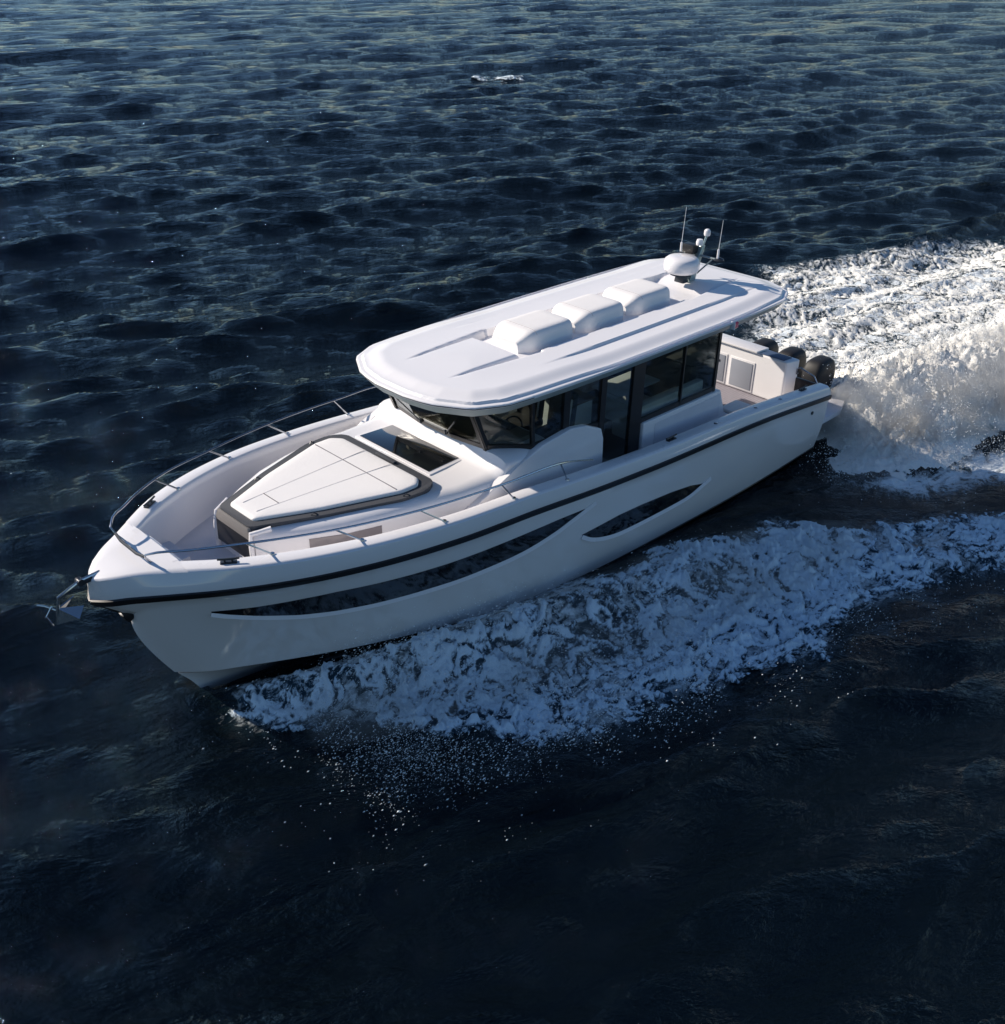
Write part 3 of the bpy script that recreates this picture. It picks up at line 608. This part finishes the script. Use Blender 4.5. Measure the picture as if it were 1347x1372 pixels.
# ------------------------------------------------------------------ the sea
def lattice(seed, n=256): return np.random.default_rng(seed).random((n, n)).astype(np.float32)
LAT = [lattice(100+i) for i in range(8)]
def vnoise(x, y, k=0):
    g = LAT[k % 8]; n = g.shape[0]; xi = np.floor(x).astype(np.int64); yi = np.floor(y).astype(np.int64)
    fx = (x-xi); fy = (y-yi); fx = fx*fx*fx*(fx*(fx*6-15)+10); fy = fy*fy*fy*(fy*(fy*6-15)+10)
    a = g[xi % n, yi % n]; b = g[(xi+1) % n, yi % n]; c = g[xi % n, (yi+1) % n]; d = g[(xi+1) % n, (yi+1) % n]
    return (a*(1-fx)+b*fx)*(1-fy)+(c*(1-fx)+d*fx)*fy
def fbm(x, y, oct=5, gain=.5, seed=0):
    s = np.zeros_like(x); a = 1.; t = 0.
    for i in range(oct):
        c, s_ = math.cos(.5+i*1.1), math.sin(.5+i*1.1)
        s += a*vnoise((x*c-y*s_)*2**i+17.3*i+seed*5.1, (x*s_+y*c)*2**i+9.7*i, i+seed); t += a; a *= gain
    return s/t
def ridged(x, y, oct=4, seed=0):
    s = np.zeros_like(x); a = 1.; t = 0.
    for i in range(oct):
        c, s_ = math.cos(.3+i*1.3), math.sin(.3+i*1.3)
        v = vnoise((x*c-y*s_)*2.1**i+11.3*i+seed*3.7, (x*s_+y*c)*2.1**i+5.7*i, i+seed); s += a*(1-abs(2*v-1)*1.6); t += a; a *= .55
    return s/t
# directional sum of sines; travel direction roughly along the line of sight
WDIR = math.atan2(-.72, -.55)
wr = np.random.default_rng(21); COMP = []
for i in range(150):
    lam = .55*(38/.55)**(i/149.); k = 2*math.pi/lam
    th = WDIR+wr.normal(0, .36 if lam < 3 else .26)+(.18 if lam < 1.5 else .42); ph = wr.uniform(0, 2*math.pi)
    amp = .0108*lam*(1.35 if lam < 1.6 else 1 if lam < 3.0 else (3.0/lam)**.95)*wr.uniform(.5, 1.2)
    COMP.append((k, math.cos(th), math.sin(th), ph, amp*.62, lam))
def swell(x, y, cell, chop=True):
    z = np.zeros_like(x); dx = np.zeros_like(x); dy = np.zeros_like(x)
    for k, c, s, ph, a, lam in COMP:
        f = k*(c*x+s*y)+ph; fade = np.clip((lam/cell-2.5)/2.5, 0, 1) if cell is not None else 1.
        sn = np.sin(f)*a*fade; z += sn
        if chop: cs = np.cos(f)*a*fade*1.0; dx += cs*c; dy += cs*s
    return z, dx, dy
def poly_sd(x, y, P):
    """signed distance to a polygon, positive inside"""
    P = np.array(P, float); d = np.full(x.shape, 1e9); ins = np.zeros(x.shape, bool); n = len(P)
    for i in range(n):
        a, b = P[i], P[(i+1) % n]; ab = b-a; t = np.clip(((x-a[0])*ab[0]+(y-a[1])*ab[1])/(ab@ab), 0, 1)
        d = np.minimum(d, np.hypot(x-a[0]-t*ab[0], y-a[1]-t*ab[1]))
        c = ((a[1] > y) != (b[1] > y)); xx = (b[0]-a[0])*(y-a[1])/((b[1]-a[1]) if b[1] != a[1] else 1e-9)+a[0]; ins ^= (c & (x < xx))
    return np.where(ins, d, -d)
WL = -.12
PORT = [(12.45, .0), (12.5, .6), (12.4, 1.0), (12.15, 1.5), (11.75, 2.05), (11.3, 2.35), (11.0, 3.0), (10.6, 3.5), (9.9, 3.9), (9.0, 4.35), (8.0, 4.6), (7.3, 4.85), (6.6, 4.95), (5.8, 5.6), (4.9, 5.35), (3.6, 5.7), (1.8, 6.3), (-.5, 7.6), (-6, 10.8), (-9, 12.5), (-9, 10.5), (-4, 7.2), (-1, 5.3), (.8, 4.3), (1.9, 3.7), (2.7, 2.8), (4.8, 2.0), (6.6, 1.5), (9.0, .8), (11.0, .3)]
STBD = [(12.0, -.4), (11.6, -1.3), (9, -2.4), (4, -2.9), (0, -3.2), (-1, -1.8), (4, -1.8), (9, -1.2)]
PLUME = [(-.4, -1.2), (-.2, 1.9), (.4, 2.5), (.3, 3.1), (-.6, 3.5), (-2.2, 4.0), (-4.6, 4.1), (-9, 5.3), (-24, 10.5), (-24, 5.2), (-16, 2.9), (-11.5, .9), (-7.3, .35), (-4.2, -.2), (-2, -1.0)]
WAKE = [(-1.2, -1.6), (-3.0, -2.2), (-5.2, -3.9), (-8, -5.5), (-10.0, -6.1), (-12, -5.3), (-16, -4.1), (-20, -2.2), (-40, 5), (-40, 11), (-22, 7), (-11, 2), (-5, .4)]
FRINGE = [(1.6, 2.4), (.8, 3.7), (-1.6, 4.9), (-5, 6.6), (-9, 8.5), (-9, 5.5), (-4.5, 4.2), (-1, 3.6), (.3, 2.3)]
def hull_gap(x, y):
    """distance outside the hull side at the water, port positive"""
    xs_ = np.linspace(0, 12.6, 120); ys_ = np.array([float(chY(min(1, a/12.66))) for a in xs_]); hw = np.interp(x, xs_, ys_, left=1.85, right=0)
    return np.abs(y)-hw
def dens(x, y):
    """how much foam covers the water here, 0..1, for the four parts of the wash"""
    u = x*.8+y*.35; v = y
    wob = (fbm(x*.9, y*.9, 4, seed=1)-.5)*1.1
    p = np.clip((poly_sd(x, y, PORT)+wob*.75+.12)/.75, 0, 1)
    s = np.clip((poly_sd(x, y, STBD)+wob*.75+.12)/.75, 0, 1)
    pl = np.clip((poly_sd(x, y, PLUME)+wob*.8+.15)/1.1, 0, 1)
    wk = np.clip((poly_sd(x, y, WAKE)+wob*.8+.2)/1.1, 0, 1)
    fr = np.clip((poly_sd(x, y, FRINGE)+wob*1.4+.35)/1.2, 0, 1)
    return p, s, pl, wk, fr
def bulge(x, y, p, s, pl, wk):
    """the raised body of water: bow wave sheets thrown from the hull and the rooster tail"""
    g = hull_gap(x, y); t = np.clip((12.5-x)/12.5, 0, 1)
    crest = .25+3.0*t; wdt = .30+1.1*t
    side = np.exp(-((g-crest*.42)/(wdt*.8))**2)*(.42*np.exp(-((x-9.5)/2.6)**2)+.22*np.exp(-((x-5.5)/3.5)**2))
    side = side*(x < 12.7)*(x > -6)
    roost = np.zeros_like(x)
    ax = -x; cy = 1.2+.28*np.clip(ax, 0, 40); h = 1.0*np.clip((ax+.1)/2.4, 0, 1)*np.exp(-np.clip(ax-4.5, 0, 99)/7.)
    roost = h*np.exp(-((y-cy)/(1.0+.09*np.clip(ax, 0, 40)))**2)
    trough = -.10*np.exp(-((x+1)/3.)**2-((np.abs(y)-2.6)/.6)**2)
    return side+roost*(pl > 0)*np.clip(pl*1.5, 0, 1)+trough
def rawz(x, y, cell=None):
    z, dx, dy = swell(x, y, cell, chop=False); near = np.exp(-np.clip(poly_sd(x, y, [(12.5, 0), (8, 3), (-3, 4), (-3, -4), (8, -3)]), -9, 0)**2/6.)
    return z*(1-.75*near)

def spread(lo0, lo1, hi0, hi1, step, g):
    mid = np.arange(lo1, hi0, step); a = [mid[-1]]; s = step
    while a[-1] < hi1: s *= g; a.append(a[-1]+s)
    b = [mid[0]]; s = step
    while b[-1] > lo0: s *= g; b.append(b[-1]-s)
    return np.concatenate([b[:0:-1], mid, a[1:]])
gx_ = spread(-2500, -14, 15, 500, .065, 1.008); gy_ = spread(-2500, -9, 9.5, 500, .065, 1.008)
X, Y = np.meshgrid(gx_, gy_, indexing='ij')
CX, CY = np.gradient(gx_)[:, None], np.gradient(gy_)[None, :]; cell = np.maximum(CX, CY)*np.ones_like(X)
def mesh_from_grid(name, X, Y, Z, mask=None, attrs=None):
    nx, ny = X.shape; idx = np.arange(nx*ny).reshape(nx, ny)
    q = np.stack([idx[:-1, :-1], idx[1:, :-1], idx[1:, 1:], idx[:-1, 1:]], -1).reshape(-1, 4)
    co = np.stack([X, Y, Z], -1).reshape(-1, 3)
    if mask is not None:
        keep = (mask.reshape(-1)[q]).any(1); q = q[keep]; used = np.zeros(nx*ny, bool); used[q.reshape(-1)] = True
        re = np.cumsum(used)-1; q = re[q]; co = co[used]
        if attrs: attrs = {k: v.reshape(-1)[used] for k, v in attrs.items()}
    me = bpy.data.meshes.new(name); me.vertices.add(len(co)); me.vertices.foreach_set('co', co.astype(np.float32).ravel())
    me.loops.add(q.size); me.loops.foreach_set('vertex_index', q.astype(np.int32).ravel())
    me.polygons.add(len(q)); me.polygons.foreach_set('loop_start', np.arange(0, q.size, 4, dtype=np.int32)); me.polygons.foreach_set('loop_total', np.full(len(q), 4, np.int32))
    me.update(calc_edges=True)
    if attrs:
        for k, v in attrs.items():
            a = me.attributes.new(k, 'FLOAT', 'POINT'); a.data.foreach_set('value', np.asarray(v, np.float32).ravel())
    me.polygons.foreach_set('use_smooth', np.ones(len(q), bool)); return me
# the far field keeps only the long waves, the near field everything
zz, ddx, ddy = swell(X, Y, cell)
near = np.exp(-np.clip(poly_sd(X, Y, [(12.5, 0), (8, 3), (-3, 4), (-3, -4), (8, -3)]), -9, 0)**2/6.)
p, s, pl, wk, fr = dens(X, Y)
tot = np.maximum.reduce([p*.50, s*.5, pl*.85, wk*.60, fr*.80])
Zw = zz*(1-.75*near)+WL+bulge(X, Y, p, s, pl, wk)
# keep water out of the hull's inside
inside = (hull_gap(X, Y) < -.12) & (X > .1) & (X < 12.2); Zw = np.where(inside, np.minimum(Zw, -.25), Zw)
Zw += (fbm(X*3, Y*3, 4, seed=3)-.5)*.16*tot
# calmer, darker lee of the boat's own shadow side is left to the light; only geometry here
me = mesh_from_grid('water', X+ddx*(1-.75*near), Y+ddy*(1-.75*near), Zw, attrs={'foam': tot})

def water_material():
    m, t, pr, N, L = nodes('sea_water')
    tc = N('ShaderNodeTexCoord'); at = N('ShaderNodeAttribute'); at.attribute_name = 'foam'
    def noise(sc, det, rough=.55, vec=None, dist=0, mscale=(1, 1, 1), rot=0):
        n = N('ShaderNodeTexNoise'); n.inputs['Scale'].default_value = sc; n.inputs['Detail'].default_value = det; n.inputs['Roughness'].default_value = rough; n.inputs['Distortion'].default_value = dist
        r = N('ShaderNodeMapping'); r.vector_type = 'TEXTURE'; r.inputs['Rotation'].default_value = (0, 0, rot); r.inputs['Scale'].default_value = mscale
        L(tc.outputs['Object'], r.inputs[0]); L(r.outputs[0], n.inputs['Vector']); return n.outputs[0]
    def math_(op, a, b=None, clamp=False):
        n = N('ShaderNodeMath'); n.operation = op; n.use_clamp = clamp
        for i, v in enumerate((a, b)):
            if v is None: continue
            if isinstance(v, (int, float)): n.inputs[i].default_value = v
            else: L(v, n.inputs[i])
        return n.outputs[0]
    rot = WDIR
    n1 = noise(1.5, 7, .64, dist=.35, mscale=(1, 2.6, 1), rot=rot+.3); n2 = noise(6.5, 5, .62, dist=.3, mscale=(1, 2.6, 1), rot=rot-.15); n0 = noise(.34, 6, .58, dist=.35, mscale=(1, 3.2, 1), rot=rot+.4)
    # ridged: sharp crests, rounded troughs
    def ridge(v): return math_('SUBTRACT', 1.0, math_('ABSOLUTE', math_('SUBTRACT', math_('MULTIPLY', v, 2.0), 1.0)))
    h = math_('ADD', math_('MULTIPLY', n1, .34), math_('MULTIPLY', n2, .085)); h = math_('ADD', h, math_('MULTIPLY', n0, .55))
    calm = math_('SUBTRACT', 1.0, math_('MULTIPLY', at.outputs['Fac'], .6)); h = math_('MULTIPLY', h, calm)
    # lacy foam film
    f1 = noise(2.4, 9, .62, dist=1.2, mscale=(1.7, 1, 1), rot=.25); f2 = noise(9, 6, .6, dist=.7); ff = math_('ADD', math_('MULTIPLY', ridge(f1), .72), math_('MULTIPLY', f2, .38))
    thr = math_('SUBTRACT', 1.02, math_('MULTIPLY', at.outputs['Fac'], .62))
    fo = math_('MULTIPLY', math_('SUBTRACT', ff, thr), 5.5, True); fo = math_('MULTIPLY', fo, math_('MULTIPLY', at.outputs['Fac'], 2.0, True), True)
    cr = N('ShaderNodeMix'); cr.data_type = 'RGBA'; cr.inputs[6].default_value = (.0010, .0024, .0040, 1); cr.inputs[7].default_value = (.74, .80, .84, 1); L(fo, cr.inputs[0])
    # air-filled water around the foam is a little paler
    ae = N('ShaderNodeMix'); ae.data_type = 'RGBA'; ae.inputs[6].default_value = (.0010, .0024, .0040, 1); ae.inputs[7].default_value = (.05, .12, .16, 1); L(math_('MULTIPLY', math_('POWER', at.outputs['Fac'], 1.6), .8), ae.inputs[0]); L(ae.outputs[2], cr.inputs[6])
    L(cr.outputs[2], pr.inputs['Base Color'])
    ro = N('ShaderNodeMapRange'); ro.inputs[3].default_value = .02; ro.inputs[4].default_value = .75; L(fo, ro.inputs[0]); L(ro.outputs[0], pr.inputs['Roughness'])
    pr.inputs['IOR'].default_value = 1.33; pr.inputs['Specular Tint'].default_value = (.62, .85, 1, 1)
    h2 = math_('ADD', h, math_('MULTIPLY', fo, .03))
    b = N('ShaderNodeBump'); b.inputs['Strength'].default_value = 1.0; b.inputs['Distance'].default_value = 1.0; L(h2, b.inputs['Height']); L(b.outputs[0], pr.inputs['Normal'])
    return m
water = link('water', me, water_material(), smooth=False); tag(water, 'dark blue open sea with small wind waves and the boat wash', kind='structure')

# ------------------------------------------------------------------ foam: real lumps standing over the water
def foam_material(nm, hi, lo_=(.012, .035, .052, 1), cut=.62, gain=2.6):
    m, t, pr, N, L = nodes(nm); tc = N('ShaderNodeTexCoord')
    n = N('ShaderNodeTexNoise'); n.inputs['Scale'].default_value = 13; n.inputs['Detail'].default_value = 9; n.inputs['Roughness'].default_value = .68; n.inputs['Distortion'].default_value = .6; L(tc.outputs['Object'], n.inputs['Vector'])
    at = N('ShaderNodeAttribute'); at.attribute_name = 'thick'
    mx = N('ShaderNodeMix'); mx.data_type = 'RGBA'; mx.inputs[6].default_value = lo_; mx.inputs[7].default_value = hi
    ma = N('ShaderNodeMath'); ma.operation = 'MULTIPLY_ADD'; ma.inputs[1].default_value = gain; ma.inputs[2].default_value = -gain*cut; ma.use_clamp = True
    n2 = N('ShaderNodeTexNoise'); n2.inputs['Scale'].default_value = 3.2; n2.inputs['Detail'].default_value = 10; n2.inputs['Roughness'].default_value = .66; n2.inputs['Distortion'].default_value = 1.1; mp = N('ShaderNodeMapping'); mp.inputs['Scale'].default_value = (.8, 1.35, 1); mp.inputs['Rotation'].default_value = (0, 0, .3); L(tc.outputs['Object'], mp.inputs[0]); L(mp.outputs[0], n2.inputs['Vector'])
    a1 = N('ShaderNodeMath'); a1.operation = 'SUBTRACT'; a1.inputs[1].default_value = .5; L(n2.outputs[0], a1.inputs[0]); a2 = N('ShaderNodeMath'); a2.operation = 'ABSOLUTE'; L(a1.outputs[0], a2.inputs[0])
    a3 = N('ShaderNodeMath'); a3.operation = 'MULTIPLY_ADD'; a3.inputs[1].default_value = -3.2; a3.inputs[2].default_value = .62; L(a2.outputs[0], a3.inputs[0])
    a4 = N('ShaderNodeMath'); a4.operation = 'MULTIPLY_ADD'; a4.inputs[1].default_value = .6; L(n.outputs[0], a4.inputs[0]); L(a3.outputs[0], a4.inputs[2])
    ad = N('ShaderNodeMath'); ad.operation = 'ADD'; L(a4.outputs[0], ad.inputs[0]); L(at.outputs['Fac'], ad.inputs[1]); L(ad.outputs[0], ma.inputs[0]); L(ma.outputs[0], mx.inputs[0])
    L(mx.outputs[2], pr.inputs['Base Color']); pr.inputs['Roughness'].default_value = .7; pr.inputs['Specular IOR Level'].default_value = .3
    b = N('ShaderNodeBump'); b.inputs['Strength'].default_value = .8; b.inputs['Distance'].default_value = .03; L(n.outputs[0], b.inputs['Height']); L(b.outputs[0], pr.inputs['Normal'])
    return m
M_foam = foam_material('sea_foam', (.86, .86, .82, 1), cut=.66); M_foamp = foam_material('churned_foam', (.88, .87, .83, 1), (.12, .24, .26, 1), cut=.24); M_foamb = foam_material('shade_blue_aerated_foam', (.74, .85, .93, 1), (.008, .034, .056, 1), cut=.72, gain=2.9)  # M_foamb: thin aerated foam with the cool blue of shade put into its colour
def foam_patch(name, x0, x1, y0, y1, step, which, thr, label, amp, lace, streak=1.0):
    fx, fy = np.meshgrid(np.arange(x0, x1, step), np.arange(y0, y1, step), indexing='ij')
    p, s, pl, wk, fr = dens(fx, fy); D = {'p': p, 's': s, 'pl': pl, 'wk': wk}[which]
    if which == 'p': D = D*np.clip(.35+1.25*fbm(fx*.55+3, fy*.8, 4, seed=9), 0, 1.1)*(.72+.28*ss(.1, 1.1, hull_gap(fx, fy)))
    base = rawz(fx, fy)+WL+bulge(fx, fy, p, s, pl, wk)
    dx = (fbm(fx*1.3, fy*1.3, 3, seed=5)-.5)*1.2; dy = (fbm(fx*1.3+40, fy*1.3, 3, seed=6)-.5)*1.2
    r = ridged((fx+dx)*1.9*streak, (fy+dy)*2.4*streak, 6, seed=2); f = fbm((fx+dx)*6, (fy+dy)*7, 5, .68, seed=4); f = (f-.5)*1.5+.5
    cover = D*(1-lace)+D*lace*(r*.6+f*.75)-thr
    g = hull_gap(fx, fy); cover = np.where((g < .02) & (fx > 0) & (fx < 12.4), -1, cover)
    up = np.clip(cover, 0, 1); h = np.clip(cover, -.1, 1)*amp*.5+up**.7*(f-.32)*amp*1.3
    z = base+h; me = mesh_from_grid(name, fx+dx*.03, fy+dy*.03, z, mask=cover > -.02, attrs={'thick': np.clip(up*1.6+(f-.5)*.5, -.5, 1)})
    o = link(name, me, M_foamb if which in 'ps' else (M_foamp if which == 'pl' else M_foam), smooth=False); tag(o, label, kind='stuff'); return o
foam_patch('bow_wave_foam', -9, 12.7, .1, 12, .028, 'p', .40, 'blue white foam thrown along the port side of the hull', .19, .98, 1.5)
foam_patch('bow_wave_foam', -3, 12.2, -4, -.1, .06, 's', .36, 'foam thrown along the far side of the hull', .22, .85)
foam_patch('stern_wash_foam', -24, .5, -1.5, 11, .05, 'pl', .16, 'bright churned wash rising behind the outboard motors', .30, .62)
foam_patch('wake_foam', -40, -1, -7, 11, .055, 'wk', .53, 'lacy sunlit wake foam spreading beyond the stern', .11, 1.0, 1.2)

# ------------------------------------------------------------------ spray: thousands of droplets
def spray(name, pts, size, label, mat):
    n = len(pts); t = np.array([[1, 0, 0], [-1, 0, 0], [0, 1, 0], [0, -1, 0], [0, 0, 1], [0, 0, -1]], float)
    F = np.array([[0, 2, 4], [2, 1, 4], [1, 3, 4], [3, 0, 4], [2, 0, 5], [1, 2, 5], [3, 1, 5], [0, 3, 5]])
    sc = size[:, None, None]*rng.uniform(.5, 1.2, (n, 1, 3))*np.array([2.0, 1.0, 1.1]); co = pts[:, None, :]+t[None]*sc
    fa = (F[None]+(np.arange(n)*6)[:, None, None]).reshape(-1, 3)
    me = bpy.data.meshes.new(name); me.vertices.add(n*6); me.vertices.foreach_set('co', co.astype(np.float32).ravel())
    me.loops.add(fa.size); me.loops.foreach_set('vertex_index', fa.astype(np.int32).ravel()); me.polygons.add(len(fa))
    me.polygons.foreach_set('loop_start', np.arange(0, fa.size, 3, dtype=np.int32)); me.polygons.foreach_set('loop_total', np.full(len(fa), 3, np.int32)); me.update(calc_edges=True)
    me.polygons.foreach_set('use_smooth', np.ones(len(fa), bool))
    o = link(name, me, mat, smooth=False); tag(o, label, kind='stuff'); return o
M_drop = simple('water_droplets', (.85, .88, .90), .35, var=.02)
def cloud(n, cxy, sxy, z0, zs, sz):
    c = rng.integers(0, len(cxy), n); C_ = np.array(cxy)[c]; S_ = np.array(sxy)[c]
    x = C_[:, 0]+rng.normal(0, 1, n)*S_[:, 0]; y = C_[:, 1]+rng.normal(0, 1, n)*S_[:, 1]
    cl = fbm(x*2.2, y*2.2, 4, seed=7); keep = cl > rng.uniform(.30, .62, n); x, y = x[keep], y[keep]
    k = (hull_gap(x, y) > .05) | (x < -.4); x, y = x[k], y[k]
    b = rawz(x, y)+WL+bulge(x, y, *dens(x, y)[:4]); z = b+z0+np.abs(rng.normal(0, 1, len(x)))**1.3*zs
    return np.stack([x, y, z], -1), np.minimum(rng.lognormal(math.log(sz*.72), .7, len(x)), sz*2.3)
P_, S_ = [], []
for a in (
    (8000, [(11.5, 2.4), (11.1, 2.9), (10.8, 3.4), (11.6, 3.2), (10.2, 3.7), (9.4, 4.1)], [(.35, .35)]*6, .02, .14, .0042),
    (9000, [(8.6, 4.2), (7.8, 4.4), (9.6, 3.4), (7.0, 4.5)], [(.55, .4)]*4, .02, .16, .0048),
    (20000, [(11.0, 1.6), (10, 2.1), (9, 2.6), (8, 3.0), (6.6, 3.4), (5, 3.8)], [(.6, .5)]*6, .02, .18, .0046),
    (5000, [(5.8, 5.1), (4.2, 5.3), (2, 5.9), (0, 7)], [(.9, .45)]*4, .02, .08, .0045),
    (260, [(11.9, 3.4), (12.0, 3.9), (11.0, 4.4), (7.6, 5.2)], [(.5, .4)]*4, .0, .10, .006)):
    q_, s_ = cloud(*a); P_.append(q_); S_.append(s_)
spray('spray', np.concatenate(P_), np.concatenate(S_), 'fine water droplets flung out from the bow wave', M_drop)
P_, S_ = [], []
for a in (
    (110000, [(-1.5, 2.4), (-2.5, 2.6), (-4, 2.8), (-6, 3.2), (-8, 3.6), (-11, 4.4)], [(.8, .75), (1., .8), (1.2, .8), (1.5, .9), (1.8, .9), (2.5, 1.)], .0, .36, .006),
    (12000, [(-1.0, 3.0), (-2.5, 3.6), (-5, 4.1), (-.2, 2.7)], [(.8, .3), (1.2, .3), (1.8, .35), (.4, .25)], .0, .18, .0045),
    (16000, [(-5, 1.0), (-8, 1.6), (-11, 2.2), (-3, .9)], [(1.5, .5), (1.8, .6), (2, .7), (1, .4)], .0, .2, .012),
    (9000, [(-8, -2), (-12, -1), (-15, 0)], [(2, .8), (2, .9), (3, 1.)], .0, .08, .010)):
    q_, s_ = cloud(*a); P_.append(q_); S_.append(s_)
spray('spray', np.concatenate(P_), np.concatenate(S_), 'spray cloud hanging over the wash behind the stern', M_drop)

# ------------------------------------------------------------------ mist over the propeller wash: a real volume
def mist(name, cx, L_, w0, w1, y0, dy, z1, dens_, label, lo=.43, hi=.66):
    mb = MB(); rws = []
    for i in range(13):
        t = i/12; x = cx-L_*t; k = math.sin(math.pi*min(1, .12+t*.88))**.5 if t < .999 else .05
        w_ = (w0+(w1-w0)*t)*max(k, .1); h = z1*max(k, .1); yc = y0+dy*t
        rws.append([(x, yc+w_*math.cos(a), .1+h*math.sin(a)*(1 if math.sin(a) > 0 else .35)) for a in np.linspace(0, 2*math.pi, 25)[:-1]])
    V = mb.grid(rws, cv=True); mb.bm.faces.new(V[0]); mb.bm.faces.new(V[-1])
    m = bpy.data.materials.new(name+'_volume'); m.use_nodes = True; t = m.node_tree; t.nodes.clear(); N, L = t.nodes.new, t.links.new
    out = N('ShaderNodeOutputMaterial'); v = N('ShaderNodeVolumePrincipled'); v.inputs['Color'].default_value = (.97, .97, .96, 1); v.inputs['Anisotropy'].default_value = .1
    tc = N('ShaderNodeTexCoord'); n = N('ShaderNodeTexNoise'); n.inputs['Scale'].default_value = 1.5; n.inputs['Detail'].default_value = 6; n.inputs['Roughness'].default_value = .65
    mp = N('ShaderNodeMapping'); mp.inputs['Scale'].default_value = (.7, 1.2, 1.6); L(tc.outputs['Object'], mp.inputs[0]); L(mp.outputs[0], n.inputs['Vector'])
    mr = N('ShaderNodeMapRange'); mr.inputs[1].default_value = lo; mr.inputs[2].default_value = hi; mr.inputs[4].default_value = dens_; L(n.outputs[0], mr.inputs[0])
    # thins out with height and towards the edges of the plume
    sp = N('ShaderNodeSeparateXYZ'); L(tc.outputs['Object'], sp.inputs[0]); hz = N('ShaderNodeMapRange'); hz.inputs[1].default_value = z1; hz.inputs[2].default_value = .1; L(sp.outputs['Z'], hz.inputs[0])
    mu = N('ShaderNodeMath'); mu.operation = 'MULTIPLY'; L(mr.outputs[0], mu.inputs[0]); L(hz.outputs[0], mu.inputs[1]); L(mu.outputs[0], v.inputs['Density']); L(v.outputs[0], out.inputs['Volume'])
    o = mb.done(name, m); tag(o, label, kind='stuff'); return o
mist('spray_mist', -.5, 14, 1.25, 2.3, 2.0, 3.6, 1.7, 3.2, 'white mist hanging above the propeller wash')
mist('spray_mist', 12.0, 10.0, .8, 1.3, 1.9, 2.3, .62, .6, 'thin haze of spray along the port side of the hull', .38, .62)
# a small breaking crest out on the open water
def whitecap(cx, cy, rx, ry_, step=.04):
    fx, fy = np.meshgrid(np.arange(cx-rx*1.3, cx+rx*1.3, step), np.arange(cy-ry_*1.3, cy+ry_*1.3, step), indexing='ij')
    D = 1-np.hypot((fx-cx)/rx, (fy-cy)/ry_); f = fbm(fx*1.6, fy*1.6, 5, .62, seed=4); cover = D*.5+(f-.5)*3.2-.20
    z, _, _ = swell(fx, fy, .3, chop=False); me = mesh_from_grid('whitecap', fx, fy, z+WL+.05+np.clip(cover, -.1, .5)*.10-.02, mask=cover > 0, attrs={'thick': np.clip(cover*.6, 0, 1)})
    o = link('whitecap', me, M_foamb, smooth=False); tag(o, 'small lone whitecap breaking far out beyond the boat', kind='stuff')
whitecap(-32.5, -40.6, 1.0, 1.2)
